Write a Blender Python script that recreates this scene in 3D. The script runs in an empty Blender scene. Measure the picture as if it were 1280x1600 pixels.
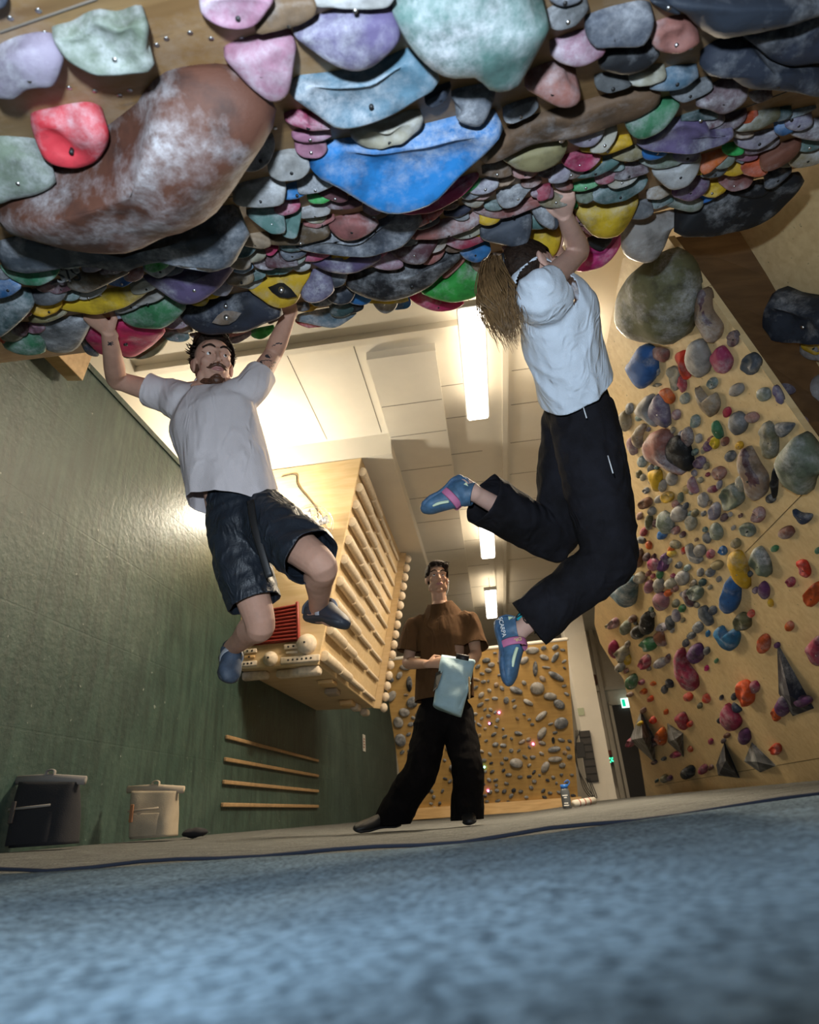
import bpy, bmesh, math, random
from mathutils import Vector, Matrix, Quaternion, noise
random.seed(7)
SC = bpy.context.scene
COL = SC.collection
V = Vector
# ---------------------------------------------------------------- camera
FPX, CX, CY = 969.0, 640.0, 800.0
CAM = V((0, 0, 0.075))
_wz = V((502-640, 800+1176, -FPX)).normalized()
_wy = V((788-640, 800-1270, -FPX)).normalized()
_wy = (_wy - _wz*_wy.dot(_wz)).normalized()
_wx = _wy.cross(_wz)
RW = Matrix((_wx, _wy, _wz))               # camera space -> world
cam_data = bpy.data.cameras.new('camera')
cam = bpy.data.objects.new('camera', cam_data); COL.objects.link(cam)
cam.matrix_world = Matrix.Translation(CAM) @ RW.to_4x4()
cam_data.sensor_fit = 'HORIZONTAL'; cam_data.sensor_width = 24.0
cam_data.lens = FPX/1280*24.0
cam_data.clip_start = 0.02
cam_data.dof.use_dof = True; cam_data.dof.focus_distance = 2.6; cam_data.dof.aperture_fstop = 3.2
SC.camera = cam
SC.view_settings.view_transform = 'Standard'
SC.view_settings.look = 'None'
SC.view_settings.gamma = 1.0
SC.view_settings.use_curve_mapping = False
SC.view_settings.exposure = 0.0
def ray(u, v): return (RW @ V((u-CX, CY-v, -FPX))).normalized()
def on(u, v, p, n):
    d = ray(u, v); n = V(n); t = (V(p)-CAM).dot(n)/d.dot(n); return CAM + d*t
def PX(u, v, x): return on(u, v, (x, 0, 0), (1, 0, 0))
def PY(u, v, y): return on(u, v, (0, y, 0), (0, 1, 0))
def PZ(u, v, z): return on(u, v, (0, 0, z), (0, 0, 1))
def reach(p, u, v, L, far=True):            # point on the sight line at distance L from joint p
    d = ray(u, v); w = CAM - p; b = w.dot(d); c = w.dot(w)-L*L; D = b*b-c
    if D < 0: return CAM + d*(-b)
    return CAM + d*(-b + (math.sqrt(D) if far else -math.sqrt(D)))
# ---------------------------------------------------------------- world and lights
W = bpy.data.worlds.new('world'); SC.world = W; W.use_nodes = True
W.node_tree.nodes['Background'].inputs[0].default_value = (0.75, 0.85, 1.0, 1)
W.node_tree.nodes['Background'].inputs[1].default_value = 0.02
def light(name, kind, loc, target, energy, color, **k):
    l = bpy.data.lights.new(name, kind); l.energy = energy; l.color = color
    for a, b in k.items(): setattr(l, a, b)
    o = bpy.data.objects.new(name, l); COL.objects.link(o); o.location = loc
    o.rotation_euler = (V(target)-V(loc)).to_track_quat('-Z', 'Y').to_euler()
    return o
light('camera_flash', 'SPOT', (-0.08, -0.12, 0.33), (-0.55, 1.35, 1.15), 162, (0.74, 0.87, 1.0),
      spot_size=math.radians(168), spot_blend=1.0, shadow_soft_size=0.03)
CEIL = 4.1
LAMPS = [(0.21, 3.90, 5.49), (0.225, 8.2, 9.52), (0.225, 11.25, 13.05), (1.12, 4.55, 5.15)]
LAMP_W = [62, 75, 60, 270]
LAMP_UP = [7, 7, 6, 8]
LAMP_Z = [3.85, 3.85, 3.85, 3.85]
WARM = (1.0, 0.83, 0.60)
# ---------------------------------------------------------------- helpers
def tag(o, label=None, cat=None, group=None, kind=None):
    if label: o['label'] = label
    if cat: o['category'] = cat
    if group: o['group'] = group
    if kind: o['kind'] = kind
    return o
def empty(name, loc, label=None, cat=None, group=None):
    o = bpy.data.objects.new(name, None); COL.objects.link(o); o.location = loc
    o.empty_display_size = 0.05
    return tag(o, label, cat, group)
def put(name, me, mat, parent=None, loc=None):
    o = bpy.data.objects.new(name, me); COL.objects.link(o)
    if mat and not me.materials: me.materials.append(mat)
    if parent is not None:
        o.parent = parent                       # meshes carry world coords relative to the parent's spot
    if loc is not None: o.location = loc
    return o
def build(name, bm, mat, parent=None, smooth=True, origin=None):
    """bm in world coordinates; the object's origin is its parent's place, its own base or `origin`"""
    if parent is not None: off = wloc(parent)
    elif origin is not None: off = V(origin)
    else:
        xs = [v.co for v in bm.verts]
        off = V((sum(c.x for c in xs)/len(xs), sum(c.y for c in xs)/len(xs), min(c.z for c in xs)))
    bmesh.ops.translate(bm, verts=bm.verts, vec=-off)
    me = bpy.data.meshes.new(name); bm.to_mesh(me); bm.free()
    if smooth:
        for p in me.polygons: p.use_smooth = True
    o = put(name, me, mat, parent)
    if parent is None: o.location = off
    return o
def wloc(o):
    l = V((0, 0, 0))
    while o is not None: l += o.location; o = o.parent
    return l
def B(): return bmesh.new()
def box(bm, c, s, rot=None):
    m = Matrix.Translation(V(c)) @ (rot.to_4x4() if rot else Matrix()) @ Matrix.Diagonal((s[0], s[1], s[2], 1))
    bmesh.ops.create_cube(bm, size=1, matrix=m); return bm
def hexa(bm, p):                                # eight corners: bottom four then top four
    vs = [bm.verts.new(V(q)) for q in p]
    for f in ((0,3,2,1),(4,5,6,7),(0,1,5,4),(1,2,6,5),(2,3,7,6),(3,0,4,7)): bm.faces.new([vs[i] for i in f])
    return bm
def prism(bm, poly, d):                          # polygon extruded by vector d
    a = [bm.verts.new(V(q)) for q in poly]; b = [bm.verts.new(V(q)+V(d)) for q in poly]; n = len(a)
    bm.faces.new(a); bm.faces.new(b[::-1])
    for i in range(n): bm.faces.new((a[i], b[i], b[(i+1) % n], a[(i+1) % n]))
    bmesh.ops.recalc_face_normals(bm, faces=bm.faces); return bm
def bevel(bm, w, seg=2):
    bmesh.ops.bevel(bm, geom=list(bm.edges), offset=w, segments=seg, profile=0.5, affect='EDGES', clamp_overlap=True); return bm
def frame(d, ref=None):
    d = V(d).normalized(); r = V(ref) if ref is not None else V((0, 0, 1))
    a = r - d*r.dot(d)
    if a.length < 1e-3: a = V((1, 0, 0)) - d*d.x
    a.normalize(); return a, d.cross(a).normalized()
def tube(bm, pts, rad, seg=12, ref=None, caps='round', sub=0):
    """swept tube; rad items are r or (r along ref, r across)"""
    pts = [V(p) for p in pts]; rad = [(r, r) if not isinstance(r, (tuple, list)) else r for r in rad]
    if sub: pts, rad = crs(pts, rad, sub)
    n = len(pts); a = None; rings = []
    tang = []
    for i in range(n):
        t = (pts[min(i+1, n-1)]-pts[max(i-1, 0)]); tang.append(t.normalized() if t.length > 1e-9 else V((0, 0, 1)))
    full = [(pts[i], tang[i], rad[i]) for i in range(n)]
    if caps == 'round':
        h = []
        for k in (0.35, 0.72, 0.95):
            h.append((k, math.sqrt(1-k*k)))
        r0 = min(rad[0]); r1 = min(rad[-1])
        full = [(pts[0]-tang[0]*r0*k, tang[0], (rad[0][0]*q, rad[0][1]*q)) for k, q in reversed(h)] + full + \
               [(pts[-1]+tang[-1]*r1*k, tang[-1], (rad[-1][0]*q, rad[-1][1]*q)) for k, q in h]
    for (p, t, r) in full:
        if a is None: a, b = frame(t, ref)
        else:
            if ref is not None: a, b = frame(t, ref)
            else:
                a = (a - t*a.dot(t)).normalized(); b = t.cross(a)
        rings.append([bm.verts.new(p + a*(r[0]*math.cos(2*math.pi*k/seg)) + b*(r[1]*math.sin(2*math.pi*k/seg))) for k in range(seg)])
    for i in range(len(rings)-1):
        for k in range(seg):
            bm.faces.new((rings[i][k], rings[i][(k+1) % seg], rings[i+1][(k+1) % seg], rings[i+1][k]))
    if caps != 'open':
        bm.faces.new(rings[0][::-1]); bm.faces.new(rings[-1])
    return bm
def crs(pts, rad, sub):
    P = []; R = []
    n = len(pts)
    for i in range(n-1):
        p0, p1, p2, p3 = pts[max(i-1, 0)], pts[i], pts[i+1], pts[min(i+2, n-1)]
        for k in range(sub):
            t = k/sub
            P.append(0.5*((2*p1)+(p2-p0)*t+(2*p0-5*p1+4*p2-p3)*t*t+(-p0+3*p1-3*p2+p3)*t**3))
            R.append((rad[i][0]*(1-t)+rad[i+1][0]*t, rad[i][1]*(1-t)+rad[i+1][1]*t))
    P.append(pts[-1]); R.append(rad[-1]); return P, R
def ell(bm, c, r, rot=None, u=20, v=12):
    m = Matrix.Translation(V(c)) @ (rot.to_4x4() if rot else Matrix()) @ Matrix.Diagonal((r[0], r[1], r[2], 1))
    bmesh.ops.create_uvsphere(bm, u_segments=u, v_segments=v, radius=1, matrix=m); return bm
def cyl(bm, a, b, r, r2=None, seg=20):
    return tube(bm, [a, b], [r, r if r2 is None else r2], seg=seg, caps='flat')
def text_mesh(name, body, size, depth, mat, M, parent=None):
    cu = bpy.data.curves.new(name, 'FONT'); cu.body = body; cu.size = size; cu.extrude = depth
    cu.align_x = 'CENTER'; cu.align_y = 'CENTER'
    t = bpy.data.objects.new(name, cu); COL.objects.link(t); bpy.context.view_layer.update()
    me = bpy.data.meshes.new_from_object(t.evaluated_get(bpy.context.evaluated_depsgraph_get()))
    bpy.data.objects.remove(t); me.transform(M); me.materials.clear(); me.materials.append(mat)
    o = bpy.data.objects.new(name, me); COL.objects.link(o)
    if parent is not None: me.transform(Matrix.Translation(-wloc(parent))); o.parent = parent
    return o
def basis(x, y, z, loc=(0, 0, 0)):
    m = Matrix((V(x), V(y), V(z))).transposed().to_4x4(); m.translation = V(loc); return m
# ---------------------------------------------------------------- materials
MATS = {}
def mat(name, col, rough=0.6, metal=0.0, emit=None, es=0.0, bump=0.0, bscale=40, var=0.0, vscale=4, var2=None, stretch=None, spec=0.5, coat=0.0, sss=0.0, fold=0):
    if name in MATS: return MATS[name]
    m = bpy.data.materials.new(name); m.use_nodes = True; nt = m.node_tree; N = nt.nodes; L = nt.links
    b = N['Principled BSDF']; c4 = (*col, 1)
    b.inputs['Base Color'].default_value = c4; b.inputs['Roughness'].default_value = rough
    b.inputs['Metallic'].default_value = metal; b.inputs['Specular IOR Level'].default_value = spec
    b.inputs['Coat Weight'].default_value = coat
    if sss: b.inputs['Subsurface Weight'].default_value = sss; b.inputs['Subsurface Scale'].default_value = 0.01; b.inputs['Subsurface Radius'].default_value = (1, .35, .2)
    if emit: b.inputs['Emission Color'].default_value = (*emit, 1); b.inputs['Emission Strength'].default_value = es
    tc = N.new('ShaderNodeTexCoord'); mp = N.new('ShaderNodeMapping'); L.new(tc.outputs['Object'], mp.inputs[0])
    if stretch: mp.inputs['Scale'].default_value = stretch
    if var:
        n = N.new('ShaderNodeTexNoise'); n.inputs['Scale'].default_value = vscale; n.inputs['Detail'].default_value = 6; n.inputs['Roughness'].default_value = 0.65
        L.new(mp.outputs[0], n.inputs[0])
        r = N.new('ShaderNodeValToRGB'); r.color_ramp.elements[0].position = 0.32; r.color_ramp.elements[1].position = 0.68
        c2 = var2 if var2 else tuple(min(1, x*(1+var)) for x in col); c1 = tuple(x*(1-var) for x in col) if not var2 else col
        r.color_ramp.elements[0].color = (*c1, 1); r.color_ramp.elements[1].color = (*c2, 1)
        L.new(n.outputs['Fac'], r.inputs[0]); L.new(r.outputs[0], b.inputs['Base Color'])
    if bump:
        n2 = N.new('ShaderNodeTexNoise'); n2.inputs['Scale'].default_value = bscale; n2.inputs['Detail'].default_value = 5
        L.new(mp.outputs[0], n2.inputs[0]); bp = N.new('ShaderNodeBump'); bp.inputs['Strength'].default_value = bump; bp.inputs['Distance'].default_value = 0.01
        L.new(n2.outputs['Fac'], bp.inputs['Height']); L.new(bp.outputs[0], b.inputs['Normal'])
    if fold:
        n3 = N.new('ShaderNodeTexNoise'); n3.inputs['Scale'].default_value = fold; n3.inputs['Detail'].default_value = 2.5; n3.inputs['Distortion'].default_value = 2.2
        try: n3.noise_type = 'RIDGED_MULTIFRACTAL'
        except Exception: pass
        mp3 = N.new('ShaderNodeMapping'); mp3.inputs['Scale'].default_value = (1.5, 1.5, .55); mp3.inputs['Rotation'].default_value = (0, .35, .3); L.new(tc.outputs['Object'], mp3.inputs[0]); L.new(mp3.outputs[0], n3.inputs[0])
        bp3 = N.new('ShaderNodeBump'); bp3.inputs['Strength'].default_value = .55; bp3.inputs['Distance'].default_value = 0.018; L.new(n3.outputs['Fac'], bp3.inputs['Height'])
        if bump: L.new(bp3.outputs[0], bp.inputs['Normal'])
        else: L.new(bp3.outputs[0], b.inputs['Normal'])
    MATS[name] = m; return m
def ramp(N, pos_cols):
    r = N.new('ShaderNodeValToRGB'); e = r.color_ramp.elements
    e[0].position, e[0].color = pos_cols[0][0], (*pos_cols[0][1], 1)
    e[1].position, e[1].color = pos_cols[-1][0], (*pos_cols[-1][1], 1)
    for p, c in pos_cols[1:-1]:
        k = e.new(p); k.color = (*c, 1)
    return r
def mixc(N, L, fac, a, b):
    m = N.new('ShaderNodeMix'); m.data_type = 'RGBA'
    if hasattr(fac, 'is_output'): L.new(fac, m.inputs[0])
    else: m.inputs[0].default_value = fac
    for s, i in ((a, 6), (b, 7)):
        if hasattr(s, 'is_output'): L.new(s, m.inputs[i])
        else: m.inputs[i].default_value = (*s, 1)
    return m.outputs[2]
def plywood(name, light_c, dark_c, scr_c, scr, rot=(0, 0, 0), rough=0.55, dirt=0.3, chalk=0.0):
    """sheet wood: long grain, blotches, scratches and chalk dust"""
    m = bpy.data.materials.new(name); m.use_nodes = True; nt = m.node_tree; N = nt.nodes; L = nt.links
    b = N['Principled BSDF']; b.inputs['Roughness'].default_value = rough
    tc = N.new('ShaderNodeTexCoord'); mp = N.new('ShaderNodeMapping'); mp.inputs['Rotation'].default_value = rot
    mp.inputs['Scale'].default_value = (1, 9, 9); L.new(tc.outputs['Object'], mp.inputs[0])
    g = N.new('ShaderNodeTexNoise'); g.inputs['Scale'].default_value = 3.0; g.inputs['Detail'].default_value = 8; g.inputs['Distortion'].default_value = 0.4
    L.new(mp.outputs[0], g.inputs[0])
    r1 = ramp(N, [(0.3, dark_c), (0.7, light_c)]); L.new(g.outputs['Fac'], r1.inputs[0])
    d = N.new('ShaderNodeTexNoise'); d.inputs['Scale'].default_value = 1.7; d.inputs['Detail'].default_value = 5; L.new(tc.outputs['Object'], d.inputs[0])
    r2 = ramp(N, [(0.35, (1-dirt,)*3), (0.65, (1, 1, 1))]); L.new(d.outputs['Fac'], r2.inputs[0])
    mm = N.new('ShaderNodeMix'); mm.data_type = 'RGBA'; mm.blend_type = 'MULTIPLY'; mm.inputs[0].default_value = 1
    L.new(r1.outputs[0], mm.inputs[6]); L.new(r2.outputs[0], mm.inputs[7]); out = mm.outputs[2]
    if scr:
        mp2 = N.new('ShaderNodeMapping'); mp2.inputs['Rotation'].default_value = (rot[0]+0.3, rot[1]+0.2, rot[2]+0.6); mp2.inputs['Scale'].default_value = (3.5, 24, 24)
        L.new(tc.outputs['Object'], mp2.inputs[0])
        s = N.new('ShaderNodeTexNoise'); s.inputs['Scale'].default_value = 2.2; s.inputs['Detail'].default_value = 3; L.new(mp2.outputs[0], s.inputs[0])
        r3 = ramp(N, [(0.69, (0, 0, 0)), (0.76, (1, 1, 1))]); L.new(s.outputs['Fac'], r3.inputs[0])
        mu = N.new('ShaderNodeMath'); mu.operation = 'MULTIPLY'; mu.inputs[1].default_value = scr; L.new(r3.outputs[0], mu.inputs[0])
        out = mixc(N, L, mu.outputs[0], out, scr_c)
    if chalk:
        s = N.new('ShaderNodeTexNoise'); s.inputs['Scale'].default_value = 3.4; s.inputs['Detail'].default_value = 9; s.inputs['Roughness'].default_value = .75; L.new(tc.outputs['Object'], s.inputs[0])
        r3 = ramp(N, [(0.5, (0, 0, 0)), (0.8, (1, 1, 1))]); L.new(s.outputs['Fac'], r3.inputs[0])
        mu = N.new('ShaderNodeMath'); mu.operation = 'MULTIPLY'; mu.inputs[1].default_value = chalk; L.new(r3.outputs[0], mu.inputs[0])
        out = mixc(N, L, mu.outputs[0], out, (0.62, 0.60, 0.58))
    L.new(out, b.inputs['Base Color'])
    bp = N.new('ShaderNodeBump'); bp.inputs['Strength'].default_value = 0.08; L.new(g.outputs['Fac'], bp.inputs['Height']); L.new(bp.outputs[0], b.inputs['Normal'])
    MATS[name] = m; return m
def holdmat(name, col, chalk):
    """worn polyurethane: body colour, chalk dust in clouds, dark rubber scuffs, speckle"""
    if name in MATS: return MATS[name]
    m = bpy.data.materials.new(name); m.use_nodes = True; nt = m.node_tree; N = nt.nodes; L = nt.links
    b = N['Principled BSDF']; b.inputs['Roughness'].default_value = 0.62; b.inputs['Specular IOR Level'].default_value = 0.3
    tc = N.new('ShaderNodeTexCoord'); oi = N.new('ShaderNodeObjectInfo')
    cm = N.new('ShaderNodeCombineXYZ'); mu = N.new('ShaderNodeMath'); mu.operation = 'MULTIPLY'; mu.inputs[1].default_value = 37
    L.new(oi.outputs['Random'], mu.inputs[0])
    for i in range(3): L.new(mu.outputs[0], cm.inputs[i])
    ad = N.new('ShaderNodeVectorMath'); ad.operation = 'ADD'; L.new(tc.outputs['Object'], ad.inputs[0]); L.new(cm.outputs[0], ad.inputs[1])
    def nz(scale, det, ro=.6):
        n = N.new('ShaderNodeTexNoise'); n.inputs['Scale'].default_value = scale; n.inputs['Detail'].default_value = det; n.inputs['Roughness'].default_value = ro
        L.new(ad.outputs[0], n.inputs[0]); return n.outputs['Fac']
    big = nz(7, 7, .62); fine = nz(45, 8, .75); sc = nz(11, 4, .6)
    hs = N.new('ShaderNodeHueSaturation'); hs.inputs['Color'].default_value = (*col, 1)
    mr = N.new('ShaderNodeMapRange'); mr.inputs[3].default_value = 0.485; mr.inputs[4].default_value = 0.515; L.new(oi.outputs['Random'], mr.inputs[0]); L.new(mr.outputs[0], hs.inputs['Hue'])
    cc = ramp(N, [(0.52-0.16*chalk, (0, 0, 0)), (0.72-0.10*chalk, (1, 1, 1))]); L.new(big, cc.inputs[0])
    mc = N.new('ShaderNodeMath'); mc.operation = 'MULTIPLY'; L.new(cc.outputs[0], mc.inputs[0])
    fr = N.new('ShaderNodeMapRange'); fr.inputs[1].default_value = 0.3; fr.inputs[2].default_value = 0.62; L.new(fine, fr.inputs[0]); L.new(fr.outputs[0], mc.inputs[1])
    mc2 = N.new('ShaderNodeMath'); mc2.operation = 'MULTIPLY'; mc2.inputs[1].default_value = 0.50+0.40*chalk; L.new(mc.outputs[0], mc2.inputs[0])
    sr = ramp(N, [(0.46, (0, 0, 0)), (0.66, (0.75,)*3)]); L.new(sc, sr.inputs[0])
    dk = mixc(N, L, sr.outputs[0], hs.outputs[0], tuple(c*0.28+0.008 for c in col))
    out = mixc(N, L, mc2.outputs[0], dk, (0.60, 0.62, 0.66))
    L.new(out, b.inputs['Base Color'])
    bp = N.new('ShaderNodeBump'); bp.inputs['Strength'].default_value = 0.4; bp.inputs['Distance'].default_value = 0.004; L.new(fine, bp.inputs['Height']); L.new(bp.outputs[0], b.inputs['Normal'])
    MATS[name] = m; return m
# ---------------------------------------------------------------- room materials
def green_wall_mat():
    m = bpy.data.materials.new('painted_concrete_green'); m.use_nodes = True; nt = m.node_tree; N = nt.nodes; L = nt.links
    b = N['Principled BSDF']; b.inputs['Roughness'].default_value = 0.5
    tc = N.new('ShaderNodeTexCoord')
    n = N.new('ShaderNodeTexNoise'); n.inputs['Scale'].default_value = 1.6; n.inputs['Detail'].default_value = 8; n.inputs['Roughness'].default_value = .7; L.new(tc.outputs['Object'], n.inputs[0])
    r = ramp(N, [(0.3, (0.019, 0.042, 0.036)), (0.5, (0.029, 0.058, 0.048)), (0.72, (0.055, 0.088, 0.072))]); L.new(n.outputs['Fac'], r.inputs[0])
    mp = N.new('ShaderNodeMapping'); mp.inputs['Scale'].default_value = (1, 7, 0.8); L.new(tc.outputs['Object'], mp.inputs[0])
    s = N.new('ShaderNodeTexNoise'); s.inputs['Scale'].default_value = 3; s.inputs['Detail'].default_value = 8; L.new(mp.outputs[0], s.inputs[0])
    r2 = ramp(N, [(0.35, (0.7, 0.7, 0.7)), (0.62, (1.15, 1.15, 1.1))]); L.new(s.outputs['Fac'], r2.inputs[0])
    mm = N.new('ShaderNodeMix'); mm.data_type = 'RGBA'; mm.blend_type = 'MULTIPLY'; mm.inputs[0].default_value = 1; L.new(r.outputs[0], mm.inputs[6]); L.new(r2.outputs[0], mm.inputs[7])
    ch = N.new('ShaderNodeTexNoise'); ch.inputs['Scale'].default_value = 22; ch.inputs['Detail'].default_value = 6; L.new(tc.outputs['Object'], ch.inputs[0])
    r3 = ramp(N, [(0.70, (0, 0, 0)), (0.76, (.6, .6, .6))]); L.new(ch.outputs['Fac'], r3.inputs[0])
    out = mixc(N, L, r3.outputs[0], mm.outputs[2], (0.42, 0.45, 0.40))
    L.new(out, b.inputs['Base Color'])
    # board joints and trowel marks, as relief
    br = N.new('ShaderNodeTexBrick'); br.inputs['Scale'].default_value = 1.0; br.inputs['Brick Width'].default_value = 1.25; br.inputs['Row Height'].default_value = 0.62; br.inputs['Mortar Size'].default_value = 0.006
    br.inputs['Color1'].default_value = br.inputs['Color2'].default_value = (1, 1, 1, 1); br.inputs['Mortar'].default_value = (0, 0, 0, 1)
    sx = N.new('ShaderNodeSeparateXYZ'); cx = N.new('ShaderNodeCombineXYZ'); L.new(tc.outputs['Object'], sx.inputs[0]); L.new(sx.outputs[1], cx.inputs[0]); L.new(sx.outputs[2], cx.inputs[1]); L.new(cx.outputs[0], br.inputs[0])
    ad = N.new('ShaderNodeMath'); ad.operation = 'MULTIPLY_ADD'; ad.inputs[1].default_value = 0.55; L.new(ch.outputs['Fac'], ad.inputs[0]); L.new(br.outputs['Color'], ad.inputs[2])
    ad2 = N.new('ShaderNodeMath'); ad2.operation = 'MULTIPLY_ADD'; ad2.inputs[1].default_value = 1.2; L.new(n.outputs['Fac'], ad2.inputs[0]); L.new(ad.outputs[0], ad2.inputs[2])
    bp = N.new('ShaderNodeBump'); bp.inputs['Strength'].default_value = 0.55; bp.inputs['Distance'].default_value = 0.012; L.new(ad2.outputs[0], bp.inputs['Height']); L.new(bp.outputs[0], b.inputs['Normal'])
    return m
def carpet_mat(name, c1, c2):
    m = bpy.data.materials.new(name); m.use_nodes = True; nt = m.node_tree; N = nt.nodes; L = nt.links
    b = N['Principled BSDF']; b.inputs['Roughness'].default_value = 0.95; b.inputs['Specular IOR Level'].default_value = .1
    tc = N.new('ShaderNodeTexCoord')
    n = N.new('ShaderNodeTexNoise'); n.inputs['Scale'].default_value = 105; n.inputs['Detail'].default_value = 5; n.inputs['Roughness'].default_value = .7; L.new(tc.outputs['Object'], n.inputs[0])
    n2 = N.new('ShaderNodeTexNoise'); n2.inputs['Scale'].default_value = 9; n2.inputs['Detail'].default_value = 5; L.new(tc.outputs['Object'], n2.inputs[0])
    r = ramp(N, [(0.36, c1), (0.64, c2)]); L.new(n.outputs['Fac'], r.inputs[0])
    r2 = ramp(N, [(0.3, (.72, .72, .72)), (0.7, (1.1, 1.1, 1.1))]); L.new(n2.outputs['Fac'], r2.inputs[0])
    mm = N.new('ShaderNodeMix'); mm.data_type = 'RGBA'; mm.blend_type = 'MULTIPLY'; mm.inputs[0].default_value = 1; L.new(r.outputs[0], mm.inputs[6]); L.new(r2.outputs[0], mm.inputs[7])
    L.new(mm.outputs[2], b.inputs['Base Color'])
    bp = N.new('ShaderNodeBump'); bp.inputs['Strength'].default_value = 0.9; bp.inputs['Distance'].default_value = 0.006; L.new(n.outputs['Fac'], bp.inputs['Height']); L.new(bp.outputs[0], b.inputs['Normal'])
    return m
M_GREEN = green_wall_mat()
M_BLUECARPET = carpet_mat('blue_carpet', (0.014, 0.028, 0.042), (0.175, 0.255, 0.325))
M_BEIGECARPET = carpet_mat('grey_carpet', (0.05, 0.055, 0.055), (0.19, 0.19, 0.18))
M_WHITE = mat('white_painted_board', (0.72, 0.68, 0.60), 0.75, bump=.05, bscale=60, var=.04, vscale=2)
M_BACK = mat('off_white_plaster', (0.50, 0.46, 0.39), 0.8, bump=.08, bscale=30, var=.1, vscale=2)
M_SEAM = mat('dark_joint', (0.12, 0.10, 0.08), 0.9)  # dark strips along panel and sheet joints
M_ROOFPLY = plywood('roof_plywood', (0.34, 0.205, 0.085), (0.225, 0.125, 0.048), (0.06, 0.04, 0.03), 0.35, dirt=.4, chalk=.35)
M_PLY = plywood('pale_plywood', (0.84, 0.65, 0.36), (0.72, 0.52, 0.26), (0.16, 0.11, 0.05), 0.75, rot=(0, 0, 1.2), dirt=.18)
M_PLY2 = plywood('box_plywood', (0.70, 0.53, 0.31), (0.60, 0.43, 0.22), (0.2, 0.12, 0.05), 0.0, rot=(0, 1.3, 0.4), dirt=.12)
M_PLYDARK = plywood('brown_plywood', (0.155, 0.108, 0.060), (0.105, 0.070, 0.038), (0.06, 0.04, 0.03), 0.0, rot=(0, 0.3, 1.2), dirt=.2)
M_PLYOCHRE = plywood('ochre_plywood', (0.52, 0.33, 0.11), (0.42, 0.25, 0.08), (0.1, 0.07, 0.03), 0.0, dirt=.2)
M_TIMBER = plywood('timber', (0.70, 0.47, 0.22), (0.52, 0.32, 0.13), (0.1, 0.07, 0.03), 0.0, dirt=.1)
M_BLACK = mat('black_plastic', (0.012, 0.012, 0.013), 0.5)
M_STEEL = mat('zinc_steel', (0.55, 0.55, 0.56), 0.35, metal=1)
M_LAMP = mat('lamp_diffuser', (0.9, 0.9, 0.9), 0.5, emit=(1.0, 0.92, 0.80), es=9)
M_WHITEPL = mat('white_plastic', (0.75, 0.74, 0.71), 0.45)
WX = -2.5
YB = 16.4
def fz(x): 
    t = max(0.0, min(1.0, (x+0.4)/2.6)); q = max(0.0, min(1.0, (-x-0.9)/1.6)); return 0.125*t*t*(3-2*t)+0.045*q*q*(3-2*q)
def struct(o): o['kind'] = 'structure'; return o
# ---------------------------------------------------------------- floor mats
def mat_piece(y0, y1, m, name, lift=0.0, bumps=0.0):
    bm = B(); nx, ny = 60, 46; g = []
    for j in range(ny+1):
        t = j/ny; y = y0+(y1-y0)*(t if y0 > -1 else t)
        row = []
        for i in range(nx+1):
            x = WX+0.002+(6.2)*i/nx
            z = fz(x)+lift+bumps*noise.noise(V((x*1.1, y*1.3, 3)))
            if y0 < 0 and y > y1-0.06: z -= (y-(y1-0.06))**2*14
            row.append(bm.verts.new((x, y + (0.10*noise.noise(V((x*.8, 7, 1))) if j in (0, ny) and y > 0 else 0), z)))
        g.append(row)
    for j in range(ny):
        for i in range(nx): bm.faces.new((g[j][i], g[j][i+1], g[j+1][i+1], g[j+1][i]))
    return struct(build(name, bm, m, origin=(0, 0, 0)))
mat_piece(-1.7, 1.65, M_BLUECARPET, 'floor', 0.010, 0.012)
mat_piece(1.4, YB, M_BEIGECARPET, 'floor', -0.006, 0.006)
bm = B(); tube(bm, [(x/10, 1.625+.03*math.sin(x*.7)+.02*math.sin(x*1.9), fz(x/10)+.0135+.004*math.sin(x*1.3)) for x in range(-24, 27, 1)], [.0045]*51, 6)
struct(build('trim_20', bm, mat('crease_painted_shade', (.006, .010, .022), .9), origin=(0, 0, 0)))  # near-black tube stands in for the shaded crease where the mats meet
# ---------------------------------------------------------------- walls
def slab(name, poly, d, m):
    bm = B(); prism(bm, poly, d); return struct(build(name, bm, m, smooth=False, origin=(0, 0, 0)))
WTOP = 3.02
slab('wall_left', [(WX, -1.7, -.2), (WX, YB, -.2), (WX, YB, WTOP), (WX, -1.7, WTOP)], (-.16, 0, 0), M_GREEN)
slab('trim_1', [(WX+.012, -1.7, WTOP-.03), (WX+.012, YB, WTOP-.03), (WX+.012, YB, WTOP+.02), (WX+.012, -1.7, WTOP+.02)], (-.19, 0, 0), M_GREEN)
slab('wall_left', [(WX-.5, -1.7, 2.6), (WX-.5, YB, 2.6), (WX-.5, YB, CEIL+.2), (WX-.5, -1.7, CEIL+.2)], (-.1, 0, 0), M_WHITE)
slab('wall_back', [(-3, YB, -.2), (5, YB, -.2), (5, YB, CEIL), (-3, YB, CEIL)], (0, .2, 0), M_BACK)
slab('wall_right', [(4.6, -1.7, -.2), (4.6, YB, -.2), (4.6, YB, CEIL), (4.6, -1.7, CEIL)], (.2, 0, 0), M_BACK)
slab('ceiling', [(-3.1, -1.7, CEIL), (4.8, -1.7, CEIL), (4.8, YB, CEIL), (-3.1, YB, CEIL)], (0, 0, .15), M_WHITE)
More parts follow.
